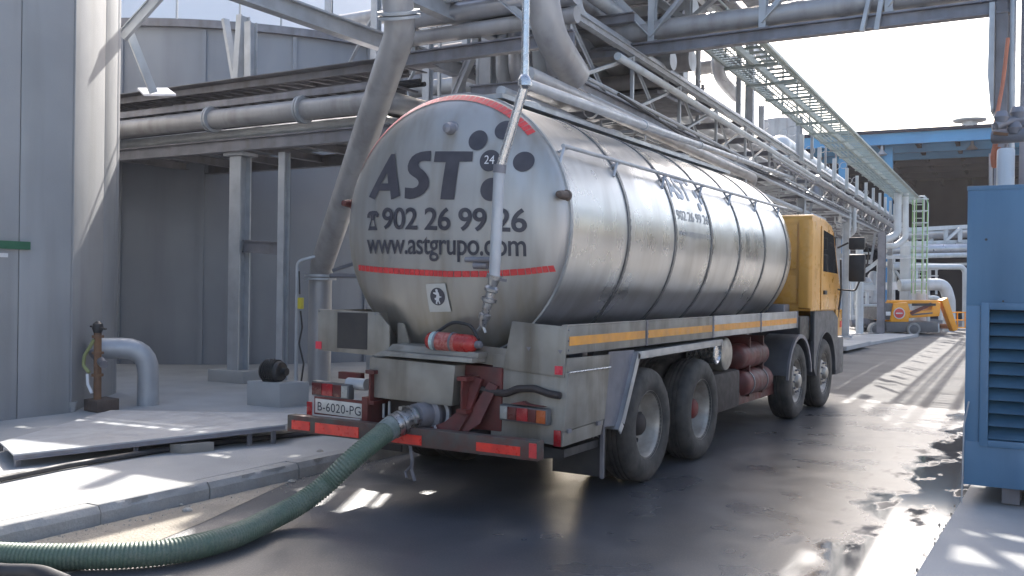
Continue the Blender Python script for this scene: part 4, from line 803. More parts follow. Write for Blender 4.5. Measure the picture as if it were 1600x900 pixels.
# tall columns at near left that rise past the deck
nc = thing('rack_columns', 'tall steel columns and slanted brace rising behind the top of the tank head', 'steel frame', at(758, 450, 14.5)-Vector((0, 0, 1.6)))
for x, D, w in ((758, 14.5, .20), (742, 15.0, .05), (664, 17, .14), (682, 17.3, .05), (582, 17.5, .14)):
    p = at(x, 450, D); MB().ibeam((p.x, p.y, PZ), (p.x, p.y, 8.2), w, w, (0, 1, 0)).build('column', 'galv', nc)
MB().ibeam(at(738, 85, 14.7), at(705, 165, 15.2), .08, .15).build('brace', 'galv', nc); MB().bar(at(633, 140, 16), at(650, 180, 16), .05, .05).build('brace', 'galv', nc)
# longitudinal pipes lying in the rack
specs = [(-.22,4.45,.06,'galv','slim grey'),(-.42,4.50,.11,'insul','insulated'),(-.67,4.49,.10,'whitesteel','pale painted'),(-.86,4.46,.06,'galv_dark','dark slim'),(-1.1,4.54,.15,'insul','wide insulated'),(-1.4,4.50,.11,'galv','mid grey'),(-1.6,4.46,.06,'whitesteel','pale slim'),(-1.82,4.52,.13,'duct','broad dull grey'),(-2.05,4.49,.07,'galv_dark','dark'),(-2.2,4.46,.05,'galv','thin grey')]
ordn = ['first','second','third','fourth','fifth','sixth','seventh','eighth','ninth','tenth']
for i, (o_, z_, r_, m_, w_) in enumerate(specs):
    sx_ = SA+.3+.12*i+(2.2 if o_ < -1.5 else 0)
    pipe([RK(sx_, o_, 7.8), RK(sx_, o_, z_), RK(SB, o_, z_)], r_, m_, '%s pipe on the lower rack level, %s counted from the road side' % (w_, ordn[i]), seg=12, bands=0 if r_ < .1 else 3.1)
specs = [(-.3,5.36,.10,'galv','grey'),(-1.0,5.42,.14,'duct','dull wide'),(-1.35,5.38,.10,'whitesteel','pale'),(-1.75,5.44,.16,'insul','fat insulated'),(-2.0,5.36,.06,'galv_dark','dark narrow'),(-2.2,5.4,.08,'galv','rear grey')]
for i, (o_, z_, r_, m_, w_) in enumerate(specs):
    pipe([RK(SA+.8+.15*i+(2 if o_ < -1.5 else 0), o_, 7.8), RK(SA+.8+.15*i+(2 if o_ < -1.5 else 0), o_, z_), RK(SB, o_, z_)], r_, m_, '%s pipe on the upper rack level, %s counted from the road side' % (w_, ordn[i]), seg=12)
tagm = ['galv', 'whitesteel', 'galv_dark', 'insul']
gd = thing('end_girder', 'cross girder with short pipes closing the near end of the rack above the tank head', 'steel frame', RK(4.4, 0, 4.7))
for z_ in (4.76, 5.78): MB().ibeam((-3.45, 4.45, z_), (-.85, 4.45, z_), .12, .18).build('beam', 'galv_dark' if z_ < 5 else 'galv', gd)
for y_, z_, r_, m_ in ((4.42, 5.02, .10, 'duct'), (4.40, 5.27, .13, 'insul'), (4.42, 5.55, .08, 'galv'), (4.2, 5.4, .05, 'whitesteel')): MB().tube([(-3.5, y_, z_), (-.8, y_, z_)], r_, 14).build('cross_pipe', m_, gd)
for x in (-3.3, -2.3, -1.2): MB().ibeam((x, 4.5, 4.8), (x, 4.5, 7.6), .09, .09, (0, 1, 0)).build('post', 'galv', gd)
MB().angle((-2.3, 4.3, 5.7), (-1.25, 4.3, 4.8), .08).build('brace', 'galv', gd)
# small drop pipes and brackets beneath the rack: countless clutter
mb = MB()
for k in range(150):
    s_ = random.uniform(6.5, 46); o_ = random.uniform(-2.1, .05); q = random.random()
    if q < .45: mb.bar(RK(s_, o_-.5, 4.2+random.uniform(-.15, .1)), RK(s_, min(o_+.8, .1), 4.2+random.uniform(-.15, .1)), .05, .05)
    elif q < .75: mb.tube([RK(s_, o_, 4.5), RK(s_, o_, 4.05), RK(s_+random.uniform(.5, 2.5), o_, 4.05)], random.uniform(.018, .035), 6, .1, 3)
    else: mb.box(tuple(RK(s_, o_, 4.3)-Vector((.06, .1, .1))), tuple(RK(s_, o_, 4.3)+Vector((.06, .1, .1))))
mb.build('hanger_clutter', 'galv', rk, kind='stuff')
# pipe hanging under the near edge of the rack with clamps
pipe([RK(3.0, .22, 4.02), RK(13.5, .22, 4.0), RK(13.6, .0, 3.6)], .09, 'duct', 'horizontal grey pipe hung below the rack edge above the tank', bend=.2, bands=1.9)
pipe([RK(3.0, -.1, 3.86), RK(24, -.1, 3.86)], .06, 'galv', 'slim pipe below the hung grey pipe under the rack')
pipe([RK(6.0, .12, 4.36), RK(8.8, .16, 4.2), RK(11.5, .14, 4.33), RK(14.2, .12, 4.22), RK(17, .12, 4.33)], .022, 'cable', 'sagging cable looped along the lower chord of the rack', bend=2, cat='cable', name='cable')
# ducts and posts on top of the rack
up = thing('upper_support_frame', 'posts and beams standing on top of the rack below the overhead bridge', 'steel frame', RK(14, -.3, ZT))
for s_, o_, w, zt in ((10.9, -.6, .30, 7.4), (14.2, -.3, .10, 7.6), (15.2, -.3, .18, 7.4), (13.2, -.9, .09, 7.6), (16.8, -.4, .12, 6.1), (18.0, .3, .07, 6.0), (19.5, .3, .07, 6.0), (20.4, -.2, .14, 6.3), (21.6, .3, .05, 6.0), (23.4, .3, .05, 6.0)):
    MB().ibeam(RK(s_, o_, ZT), RK(s_, o_, zt), w, w, RN).build('post', 'galv', up)
for z_ in (6.5, 7.3): MB().ibeam(RK(9, -.4, z_), RK(18, -.4, z_), .12, .18).build('beam', 'galv', up)
for s_ in (9, 12, 15): MB().ibeam(RK(s_, 0, 7.3), RK(s_, OL, 7.3), .12, .18).build('beam', 'galv_dark', up)
for o0, o1 in ((-2.3, -.02), (.12, .95)):
    MB().prism([RK(6, o0, 7.42), RK(15, o0, 7.42), RK(15, o1, 7.42), RK(6, o1, 7.42)], (0, 0, .04)).build('deck_plate', 'galv_dark', up)  # unseen plates added to shade the near road; the slot leaves a sun streak
for s_ in (6.2, 9.1, 12.1, 14.8): MB().ibeam(RK(s_, -2.3, 7.34), RK(s_, .95, 7.34), .1, .14).build('beam', 'galv_dark', up)
pipe([at(1121, 20, 21), at(1121, 118, 21), at(1150, 150, 22)], .14, 'insul', 'short pale duct elbow under the walkway behind the bridge', bend=.5, seg=20)
pipe([at(1085, 108, 22), at(1150, 98, 22)], .16, 'duct', 'horizontal duct stub behind the posts on the rack', seg=18)
v1 = thing('handwheel_valve', 'small handwheel valve standing on the rack below the bridge', 'valve', at(1098, 135, 19))
p = at(1098, 133, 19)
MB().lathe(p, -fwd, [(0, .085), (.0, .10), (.02, .10), (.02, .085)], 20).build('hand_wheel', 'galv_dark', v1)
for k in range(3): a_ = k*pi/3; MB().bar(p+rgt*cos(a_)*.09+upv*sin(a_)*.09, p-rgt*cos(a_)*.09-upv*sin(a_)*.09, .012, .012).build('spoke', 'galv_dark', v1)
MB().tube([p, p-Vector((0, 0, .35))], .035, 8).build('stem', 'galv_dark', v1)
MB().lathe(p-Vector((0, 0, .38)), (0, 0, 1), [(0, 0), (0, .1), (.16, .1), (.2, .05), (.2, 0)], 14).build('valve_body', 'galv_dark', v1)
# big insulated pipes beyond
pipe([RK(23.5, -1.4, 5.5), RK(23.5, -1.4, 6.15), RK(55, -1.4, 5.95)], .33, 'whitesteel', 'very large white pipe rising and running along the top of the rack', bend=.6, seg=28, bands=4)
pipe([RK(25, -.5, 4.6), RK(25.2, -.5, 5.18), RK(52, -.5, 4.9)], .24, 'insul', 'large silver pipe below the white one on the rack side', bend=.5, seg=24, bands=2.6)
pipe([RK(21, .2, 4.75), RK(50, .2, 4.62)], .09, 'insul', 'medium pipe running outside the lower part of the rack truss')
pipe([RK(18, -.2, 5.32), RK(50, -.2, 5.32)], .05, 'galv_dark', 'thin dark pipe along the top chord of the rack')

# ------------------------------------------------------------------ green walkway and cable ladder
wk = thing('overhead_walkway', 'pale green overhead walkway with grating and side ladder tray running to the far caged ladder', 'walkway', (-.9, 20, 5.55))
def WKp(Y, off, z): return Vector((-.02-.0585*(Y-9.2)+off, Y, z))
Y0, Y1 = 8.8, 39.5
for off, z_, h_ in ((-.30, 5.60, .13), (-.34, 5.62, .07), (-.78, 5.60, .10), (.06, 5.66, .09), (.12, 5.66, .05)):
    MB().bar(WKp(Y0, off, z_), WKp(Y1, off, z_), .05, h_).build('stringer', 'greensteel', wk)
for off in (-.28, -.80):
    for z_ in (6.1, 6.6): MB().tube([WKp(Y0, off, z_), WKp(Y1, off, z_)], .02, 6).build('handrail', 'greensteel', wk) if off < -.5 else None
mb = MB()
k = 0
yy = Y0
while yy < Y1:
    mb.bar(WKp(yy, -.30, 5.66), WKp(yy, .08, 5.66), .03, .04); yy += .34
mb.build('ladder_rungs', 'greensteel', wk, kind='stuff')
mb = MB(); yy = Y0
while yy < Y1: mb.bar(WKp(yy, -.76, 5.60), WKp(yy, -.32, 5.60), .014, .014); yy += .17
for off in (-.7, -.6, -.5, -.4): mb.bar(WKp(Y0, off, 5.61), WKp(Y1, off, 5.61), .012, .03)
mb.build('grating', 'greensteel', wk, kind='stuff')
yy = 10.2
while yy < Y1:
    MB().bar(WKp(yy, -.82, 5.53), WKp(yy, .12, 5.53), .045, .045).build('bearer', 'greensteel', wk)
    MB().bar(WKp(yy, -.80, 5.6), WKp(yy, -.80, 6.6), .035, .035).build('post', 'greensteel', wk)
    yy += 1.55
for yy in (18.0, 20.4, 22.8, 25.2, 27.4, 29.6, 31.6, 33.6, 35.4, 37.2, 38.8):
    MB().bar(WKp(yy, -.99, 4.9), WKp(yy, -.99, 5.55), .09, .09).build('hanger_post', 'whitesteel', wk)
# caged ladder and its pale column
cg = thing('caged_ladder', 'yellow green caged ladder tower below the far end of the walkway', 'ladder', at(1436, 460, 40)-Vector((0, 0, 0)))
c0 = at(1436, 460, 40); c1 = at(1436, 312, 40); cx, cy = c0.x, c0.y; r_ = .30
for k in range(7):
    a_ = radians(-160+k*48); MB().bar((cx+cos(a_)*r_, cy+sin(a_)*r_, c0.z), (cx+cos(a_)*r_, cy+sin(a_)*r_, c1.z), .035, .02).build('cage_bar', 'cage' if k < 5 else 'whitesteel', cg)
for k in range(9):
    z_ = c0.z+(c1.z-c0.z)*k/8; MB().lathe((cx, cy, z_), (0, 0, 1), [(0, r_-.01), (0, r_+.015), (.035, r_+.015), (.035, r_-.01)], 20).build('cage_hoop', 'whitesteel', cg)
mb = MB()
for k in range(14): z_ = c0.z+(c1.z-c0.z)*(k+.3)/14; mb.bar((cx-.2, cy+.1, z_), (cx+.1, cy+.18, z_), .03, .03)
mb.build('rungs', 'whitesteel', cg, kind='stuff'); MB().bar((cx-.24, cy+.08, c0.z), (cx-.24, cy+.08, c1.z+.2), .05, .05).build('ladder_stile', 'whiteprint', cg); MB().bar((cx+.12, cy+.18, c0.z), (cx+.12, cy+.18, c1.z+.2), .05, .05).build('ladder_stile', 'whitesteel', cg)
MB().tube([(cx-.5, cy, c1.z+.1), (cx+.2, cy, c1.z+.15), (cx+.3, cy, c1.z-.2), (cx+.3, cy, c0.z-.2)], .03, 8, .2).build('guard_pipe', 'whitesteel', cg)
p = at(1438, 460, 40.6); tag(MB().lathe((p.x, p.y, 0), (0, 0, 1), [(0, .26), (1.75, .26), (1.8, .2), (1.8, 0)], 24).build('round_column', 'whitesteel'), 'pale round column standing under the caged ladder', 'column')

# ------------------------------------------------------------------ overhead bridge across the road
br = thing('overhead_pipe_bridge', 'dark steel truss bridge crossing high over the road above the tank', 'bridge', (0, 7.4, 5.2))
XA, XB = -4.6, 3.75
XS = (-4.4, -2.74, -1.07, .6, 2.27, 3.7)
for y_, zb in ((7.4, 5.29), (8.9, 5.86)):
    MB().ibeam((XA, y_, zb+.01), (XB, y_, zb-.01), .16, .19, None, .22).build('bottom_chord', 'galv_dark', br)
    MB().ibeam((XA, y_, 7.3), (XB, y_, 7.3), .14, .2).build('top_chord', 'galv_dark', br)
    for i, x in enumerate(XS):
        MB().ibeam((x, y_, zb+.08), (x, y_, 7.2), .10, .12).build('vertical', 'galv', br)
        if i < 5:
            xn = XS[i+1]
            MB().angle((x, y_, 7.15 if i < 2 else zb+.15), (xn, y_, zb+.15 if i < 2 else 7.15), .10).build('diagonal', 'galv', br)
for i in range(9):
    x = -4.4+i*1.01; MB().ibeam((x, 7.45, 5.36), (x, 8.85, 5.80), .07, .09).build('cross_beam', 'galv_dark', br)
MB().bar((1.95, 7.30, 5.15), (2.05, 7.30, 5.62), .1, .05).build('clamp_plate', 'galv', br); MB().bar((2.13, 7.30, 5.15), (2.2, 7.30, 5.62), .06, .05).build('clamp_plate', 'galv', br)
for y_, z_, r_, m_, lab in ((7.50, 5.58, .15, 'duct', 'thick dull pipe lying along the front edge of the overhead bridge'), (7.85, 5.66, .10, 'galv_dark', 'dark pipe second from the front edge on the overhead bridge'), (8.15, 5.80, .13, 'insul', 'insulated pipe in the middle of the overhead bridge'), (8.5, 5.92, .10, 'galv', 'grey pipe near the rear edge of the overhead bridge'), (9.15, 5.95, .13, 'duct', 'wide pipe slung behind the overhead bridge'), (8.0, 6.45, .10, 'galv', 'grey pipe halfway up inside the overhead bridge'), (8.5, 6.5, .07, 'whitesteel', 'pale slim pipe halfway up inside the overhead bridge')):
    pipe([(XA+.1, y_, z_), (XB-.1, y_, z_)], r_, m_, lab, seg=16, bands=1.7 if r_ > .12 else 0)
for i in range(5): MB().ibeam((-4.4+i*2.0, 7.4, 6.3), (-4.4+i*2.0, 8.9, 6.3), .06, .08).build('cross_beam', 'galv_dark', br)
for y_ in (7.4, 8.9):  # unseen upper tier, added to shade the right pavement and road
    MB().ibeam((-1.2, y_, 9.4), (XB, y_, 9.4), .14, .2).build('top_chord', 'galv_dark', br)
    for i, x in enumerate(XS[2:]):
        MB().ibeam((x, y_, 7.4), (x, y_, 9.3), .12, .14).build('vertical', 'galv', br)
        if i % 2 == 0: MB().angle((x, y_, 7.45), (x+1.6, y_, 9.25), .12).build('diagonal', 'galv', br)
for y_, z_, r_ in ((7.6, 7.6, .16), (8.0, 7.55, .12), (8.4, 7.6, .2), (7.7, 8.5, .12), (8.3, 8.6, .16), (7.6, 9.6, .14), (8.2, 9.65, .2)):
    MB().tube([(-1.2, y_, z_), (XB-.1, y_, z_)], r_, 12).build('shade_pipe', 'galv', br)
# upper deck of longitudinal beams and pipes above the truck's left
ud = thing('upper_pipe_deck', 'high deck of longitudinal beams above the duct at the top left', 'pipe rack', (-3.4, 4, 5.2))
MB().ibeam((-4.2, 1.2, 5.2), (-4.2, 9.4, 5.2), .16, .24).build('beam', 'galv', ud); MB().ibeam((-2.6, 2.6, 5.28), (-2.6, 7.2, 5.28), .16, .26).build('beam', 'galv', ud)
for y_ in (5.0, 6.8, 8.6): MB().ibeam((-3.1, y_, 5.62), (-1.1, y_, 5.62), .1, .14).build('cross_beam', 'galv_dark', ud)
for y_ in (6.9,): MB().ibeam((-4.25, y_, 5.36), (-2.6, y_, 5.42), .07, .1).build('tie', 'galv_dark', ud)
MB().box((-9, 8.9, 4.95), (-1.6, 11.2, 5.0)).build('floor_plate', 'galv_dark', ud)
for y_, z_, r_, m_ in ((8.8, 5.15, .13, 'duct'), (9.1, 5.5, .16, 'galv'), (9.4, 5.2, .1, 'galv_dark'), (9.2, 5.95, .12, 'duct'), (9.6, 6.3, .16, 'galv_dark'), (9.3, 6.7, .1, 'galv'), (10, 5.7, .2, 'duct'), (10.1, 6.6, .2, 'galv'), (9.5, 7.2, .16, 'duct')):
    MB().tube([(-9.5, y_, z_), (-1.4, y_, z_)], r_, 12).build('cross_pipe', m_, ud)
for x in (-8.6, -6.8, -5.0, -3.2):
    MB().ibeam((x, 8.7, 5.0), (x, 8.7, 8.2), .12, .12, (0, 1, 0)).build('post', 'galv', ud); MB().angle((x, 8.65, 5.1), (x+1.7, 8.65, 7.6), .08).build('brace', 'galv', ud)
for i, (x, z_, r_, m_) in enumerate(((-2.95, 5.82, .11, 'duct'), (-2.7, 5.80, .08, 'galv'), (-2.35, 5.84, .15, 'insul'), (-2.0, 5.8, .1, 'galv_dark'), (-1.7, 5.82, .12, 'duct'), (-1.35, 5.8, .1, 'galv'))):
    pipe([(x, 4.7, z_), (x-.3, 9.2, z_)], r_, m_, 'pipe on the high deck at top left, %s counted from the left' % ordn[i], seg=12)
for y_ in (6.9,): MB().ibeam((-4.2, y_, PZ), (-4.2, y_, 5.08), .16, .16, (0, 1, 0)).build('column', 'galv', ud) if y_ > 5 else None

# ------------------------------------------------------------------ right side: columns, valves, container
rc = thing('steel_support', 'tall steel columns standing behind the blue container and carrying the bridge', 'steel frame', (3.65, 7.4, PZ))
for x, y_, w in ((3.60, 7.4, .13), (3.60, 8.9, .12), (3.86, 7.4, .10)): MB().ibeam((x, y_, PZ), (x, y_, 7.4), w, w, (0, 1, 0)).build('column', 'galv_dark', rc)
MB().tube([(3.74, 7.1, PZ), (3.74, 7.1, 7.4)], .035, 10).build('riser', 'galv', rc); MB().tube([(3.98, 6.9, PZ), (3.98, 6.9, 7.4)], .028, 10).build('riser', 'galv', rc)
MB().prism([(3.47, 7.2, 5.3), (3.53, 7.2, 5.3), (3.53, 7.2, 4.0), (3.50, 7.2, 3.95), (3.46, 7.2, 4.4)], (0, .5, 0)).build('side_plate', 'galv', rc)
hp = tag(MB().lathe((4.72, 6.9, 4.6), (0, 0, 1), [(0, .1), (.1, .62), (2.8, .68), (2.8, 0)], 40).build('hopper', 'duct'), 'grey hopper vessel at the top right corner', 'hopper')
st = thing('orange_strap', 'orange strap hanging from the valves at right behind the container', 'strap', at(1560, 200, 10.5))
MB().tube([at(1575, 60, 10.8), at(1567, 130, 10.7), at(1556, 190, 10.5), at(1552, 215, 10.5)], .022, 8, .5).build('strap_upper', 'strap', st)
MB().tube([at(1556, 222, 10.4), at(1551, 245, 10.4), at(1553, 262, 10.4), at(1558, 252, 10.4), at(1560, 230, 10.4)], .026, 8, .1).build('strap_loop', 'strap', st)
vc = thing('valve_manifold', 'weathered pipe manifold with valves above the blue container at right', 'valve', at(1580, 210, 10))
MB().tube([at(1552, 214, 10.2), at(1640, 208, 9.8)], .075, 14).build('header_pipe', 'galv_dark', vc); MB().tube([at(1550, 200, 10.4), at(1640, 190, 10.2)], .05, 12).build('upper_pipe', 'galv_dark', vc)
MB().tube([at(1556, 197, 10), at(1568, 192, 10), at(1600, 184, 10), at(1640, 182, 10)], .045, 12, .05).build('bent_pipe', 'galv_dark', vc)
MB().bar(at(1552, 208, 10.1), at(1625, 216, 9.9), .03, .03).build('rusty_bar', 'rust', vc)
for x, y_ in ((1565, 183), (1590, 176), (1585, 200)): MB().lathe(at(x, y_, 10), (0, 0, 1), [(-.06, 0), (-.06, .05), (0, .075), (.06, .05), (.06, 0)], 12).build('valve_body', 'galv_dark', vc)
MB().tube([at(1572, 226, 10.2), at(1570, 240, 10.2)], .02, 6).build('small_pipe', 'galv_dark', vc)
p = at(1571, 286, 10); tag(MB().lathe((p.x, p.y, 2.5), (0, 0, 1), [(0, .085), (.70, .085), (.72, .07), (.72, 0)], 24).build('white_cylinder', 'whitesteel'), 'white upright cylinder behind the top of the blue container', 'cylinder')
tag(B((3.98, 5.25, 2.4), (4.75, 6.0, 3.24)).build('beige_cabinet', 'pale', bevel=.02), 'beige cabinet behind the top of the blue container at the right edge', 'cabinet')
tag(MB().tube([at(1548, 300, 10.6), at(1548, 240, 10.6)], .02, 6).build('thin_post', 'galv'), 'thin post beside the white cylinder above the container', 'post')
tag(B((3.97, 7.6, 3.45), (4.6, 7.7, 3.75)).build('blue_cabinet', 'shedblue'), 'small blue panel between the valves and the beige cabinet', 'panel')

bc = thing('blue_container', 'blue steel container with louvred front standing on the right pavement', 'container', (4.9, 3.2, PZ))
X0, X1, Ya, Yb, Za, Zb = 3.765, 6.2, 2.035, 4.5, .27, 2.52
LX0, LX1, LZ0, LZ1 = 3.925, 5.4, .60, 1.625
def cb(a, b, nm='panel', m='container', **k): return B(a, b).build(nm, m, bc, **k)
cb((X0, Ya, LZ1), (X1, Yb, Zb), 'upper_body', bevel=.006); cb((X0, Ya, Za), (X1, Yb, LZ0), 'lower_body', bevel=.006)
cb((X0, Ya+.004, LZ0-.002), (LX0-.06, Ya+.06, LZ1+.002), 'corner_post', bevel=.004); cb((X0+.02, Ya+.3, LZ0), (X1, Yb, LZ1), 'inner_body', 'sheddark')
cb((LX1, Ya, LZ0), (X1, Ya+.06, LZ1), 'front_panel'); cb((X0+.001, Ya+.06, LZ0), (X0+.02, Yb, LZ1), 'side_panel')
cb((LX0-.058, Ya-.012, LZ0-.03), (LX0+.0, Ya+.03, LZ1+.02), 'louvre_frame', bevel=.003); cb((LX0, Ya-.012, LZ1-.03), (LX1, Ya+.03, LZ1+.02), 'louvre_frame', bevel=.003); cb((LX0, Ya-.012, LZ0-.03), (LX1, Ya+.03, LZ0+.02), 'louvre_frame', bevel=.003)
for k in range(10):
    z_ = LZ0+.03+k*.097; MB().prism([(LX0, Ya+.005, z_), (LX0, Ya+.012, z_-.006), (LX0, Ya+.09, z_+.075), (LX0, Ya+.083, z_+.081)], (LX1-LX0, 0, 0)).build('slat', 'louvre', bc)
cb((X0-.004, Ya-.004, Zb-.03), (X1, Yb+.01, Zb+.004), 'roof_edge', bevel=.004)
for x in (X0+.25, X1-.4): cb((x, Ya+.15, PZ), (x+.12, Yb-.15, Za), 'skid', 'galv_dark')
MB().lathe((X0+.13, Ya, 2.12), (0, -1, 0), [(0, .010), (.004, .008), (.005, 0)], 10).build('hole_plug', 'black', bc); MB().lathe((X0+.25, Ya, 1.66), (0, -1, 0), [(0, .008), (.004, .007), (.005, 0)], 10).build('hole_plug', 'black', bc)
MB().tube([(X0+.03, Ya-.01, .9), (X0+.0, Ya-.02, .72), (X0-.01, Ya-.02, .13)], .006, 6, .1).build('hanging_wire', 'galv', bc)
# ------------------------------------------------------------------ far structures
vb = thing('down_pipe', 'pale vertical pipe bending left under the walkway, left one of the pair', 'pipe', at(1403, 300, 38))
MB().tube([at(1403, 300, 38), at(1403, 366, 38), at(1380, 376, 38)], .14, 14, .4).build('pipe_body', 'whitesteel', vb)
vb = thing('down_pipe', 'pale vertical pipe bending left under the walkway, right one of the pair', 'pipe', at(1415, 290, 38.5))
MB().tube([at(1415, 292, 38.5), at(1415, 372, 38.5), at(1400, 384, 38.5), at(1375, 385, 38.5)], .12, 14, .3).build('pipe_body', 'whitesteel', vb)
pipe([at(1327, 322, 33), at(1327, 360, 33), at(1318, 368, 33.3)], .07, 'whitesteel', 'thin drop pipe under the rack to the left of a near twin', bend=.2)
pipe([at(1335, 325, 33), at(1335, 362, 33), at(1325, 370, 33.3)], .07, 'whitesteel', 'thin drop pipe under the rack to the right of a near twin', bend=.2)
pipe([at(1343, 380, 34), at(1343, 521, 34)], .13, 'whitesteel', 'pale standpipe beside the rack foot near the truck mirror')
pipe([at(1331, 400, 33), at(1331, 500, 33)], .05, 'whitesteel', 'slim white pipe between the rack column and the standpipe')
for x, D, w, m_, lab in ((1376, 37, .26, 'galv_dark', 'dark steel column in front of the yellow lift body'), (1413, 44, .40, 'whitesteel', 'pale column behind the yellow lift turret')):
    p = at(x, 520, D); tag(MB().ibeam((p.x, p.y, .0), (p.x, p.y, 4.0), w, w, (0, 1, 0)).build('steel_column', m_), lab, 'column')
# process frame behind the lift
pf = thing('steel_support', 'pale steel portal frame with rails behind the yellow lift', 'steel frame', at(1450, 500, 47))
def fb(x0, y0, x1, y1, D, w, nm='beam', m='whitesteel', h=None): return MB().bar(at(x0, y0, D), at(x1, y1, D), w, h or w).build(nm, m, pf)
fb(1385, 412, 1500, 416, 47, .2); MB().tube([at(1395, 417, 46.6), at(1503, 417, 46.6), at(1508, 424, 46.6), at(1508, 512, 46.6)], .13, 12, .3).build('portal_pipe', 'whitesteel', pf)
fb(1395, 400, 1395, 512, 47, .2, 'post'); fb(1426, 405, 1426, 510, 47.5, .24, 'post'); fb(1451, 412, 1451, 505, 48, .12, 'post'); fb(1463, 420, 1463, 460, 48, .10, 'post')
fb(1396, 420, 1415, 445, 47, .13, 'brace'); fb(1330, 440, 1380, 402, 40, .14, 'brace'); fb(1320, 400, 1345, 425, 40, .12, 'brace')
for y_ in (421, 431, 441): fb(1396, y_, 1466, y_, 48, .06, 'guard_rail')
for x in range(1400, 1468, 9): fb(x, 420, x, 442, 48.1, .05, 'baluster')
fb(1375, 447, 1415, 447, 46, .5, 'beam', 'insul', .35); fb(1330, 448, 1372, 450, 40, .22)
fb(1380, 385, 1440, 380, 43, .16); fb(1376, 402, 1440, 402, 43, .14, 'beam', 'galv')
pipe([at(1405, 446, 42), at(1476, 444, 42), at(1483, 470, 42), at(1483, 520, 42)], .26, 'whitesteel', 'wide pale pipe elbow curving down behind the yellow lift boom', bend=.6, seg=24)
pipe([at(1450, 465, 44), at(1468, 465, 44), at(1470, 500, 44)], .10, 'whitesteel', 'thinner pale pipe nested under the wide elbow', bend=.3)
pipe([at(1430, 420, 46), at(1430, 512, 46)], .13, 'whitesteel', 'white vertical pipe left of the round column')
# lateral pipe bridge far behind
lt = thing('far_pipe_bridge', 'far pale truss pipe bridge crossing behind the caged ladder', 'bridge', at(1480, 365, 50))
for (y0, y1, w, h, m_) in ((357, 353, .2, .2, 'whitesteel'), (378, 377, .2, .22, 'whitesteel'), (412, 412, .2, .14, 'galv')): MB().bar(at(1380, y0+4, 49), at(1530, y1, 51), w, h).build('chord', m_, lt)
for x in (1478, 1500, 1455): MB().bar(at(x, 356, 50.3), at(x, 378, 50.3), .2, .2).build('vertical', 'whitesteel', lt)
MB().bar(at(1477, 377, 50.2), at(1499, 357, 50.2), .14, .14).build('diagonal', 'whitesteel', lt)
pipe([at(1380, 368, 49.4), at(1530, 361, 51.4)], .33, 'insul', 'thick silver pipe inside the far truss bridge')
pipe([at(1380, 391, 48.5), at(1530, 388, 50.5)], .28, 'insul', 'thick pipe slung under the far truss bridge')
pipe([at(1380, 401, 48), at(1530, 398, 50)], .13, 'whitesteel', 'slim bright pipe lowest under the far truss bridge')
# equipment cluster under the rack behind the mirror
eq = thing('process_skid', 'cluster of pale vessels and pipework under the rack behind the truck mirror', 'machinery', at(1350, 500, 40))
for x, y0, y1, r_, D in ((1352, 440, 500, .30, 41), (1365, 430, 505, .24, 42), (1335, 440, 505, .26, 43)):
    a = at(x, y1, D); b = at(x, y0, D); MB().lathe(a, b-a, [(0, 0), (0, r_), ((b-a).length, r_), ((b-a).length+.15, r_*.6), ((b-a).length+.2, 0)], 20).build('vessel', 'galv', eq)
for k in range(26):
    x = random.uniform(1326, 1374); y = random.uniform(385, 500); D = random.uniform(38, 43); q = random.random()
    if q < .5: MB().tube([at(x, y, D), at(x, y+random.uniform(15, 45), D)], .04+.05*random.random(), 8).build('standpipe', 'whitesteel' if q < .3 else 'galv', eq)
    else: MB().tube([at(x-10, y, D), at(min(x+12, 1378), y, D)], .035+.04*random.random(), 8).build('cross_pipe', 'whitesteel' if q < .8 else 'galv_dark', eq)
for x, y in ((1338, 505), (1349, 503), (1361, 506)):
    a = at(x, y, 39.5); MB().lathe(a, rgt, [(-.25, 0), (-.25, .16), (.2, .16), (.25, .08), (.25, 0)], 14).build('pump', 'galv_dark', eq)
# articulated lift
D = 38.6
lf = thing('boom_lift', 'orange articulated boom lift parked at the far end of the road', 'lift', at(1435, 523, D))
def LB(x0, y0, x1, y1, d0, d1, nm, m, par=None, bev=.03):
    a, b, c, d_ = at(x0, y1, D), at(x1, y1, D), at(x1, y0, D), at(x0, y0, D); f2 = Vector((fwd.x, fwd.y, 0)).normalized()
    P = [q+f2*d0 for q in (a, b, c, d_)]; return MB().prism(P, f2*(d1-d0)).build(nm, m, par or lf, bevel=bev)
LB(1385, 503, 1466, 519, 0, 1.6, 'chassis', 'liftgrey'); LB(1374, 474, 1397, 500, .1, 1.7, 'counterweight', 'liftgrey')
a = [at(x, y, D) for x, y in ((1391, 503), (1420, 503), (1422, 484), (1418, 472), (1397, 474))]; f2 = Vector((fwd.x, fwd.y, 0)).normalized()
tr_ = MB().prism(a, f2*1.7).build('turret_cover', 'lift', lf, bevel=.03)
MB().prism([at(x, y, D-.02) for x, y in ((1420, 497), (1468, 494), (1469, 484), (1420, 486))], f2*.6).build('lower_boom', 'lift', lf, bevel=.03)
MB().prism([at(x, y, D+.2) for x, y in ((1392, 474), (1467, 476), (1467, 469), (1392, 469))], f2*.5).build('upper_boom', 'lift', lf, bevel=.03)
MB().prism([at(x, y, D+.1) for x, y in ((1452, 494), (1469, 490), (1470, 472), (1458, 474))], f2*.7).build('boom_knuckle', 'lift', lf, bevel=.03)
MB().prism([at(x, y, D+.1) for x, y in ((1471, 469), (1481, 465), (1497, 515), (1490, 518))], f2*.4).build('jib', 'lift', lf, bevel=.02)
MB().bar(at(1422, 490, D), at(1455, 475, D), .12, .12).build('cylinder', 'red', lf); MB().bar(at(1425, 476, D-.1), at(1462, 476, D-.1), .05, .1).build('hose_bundle', 'cable', lf)
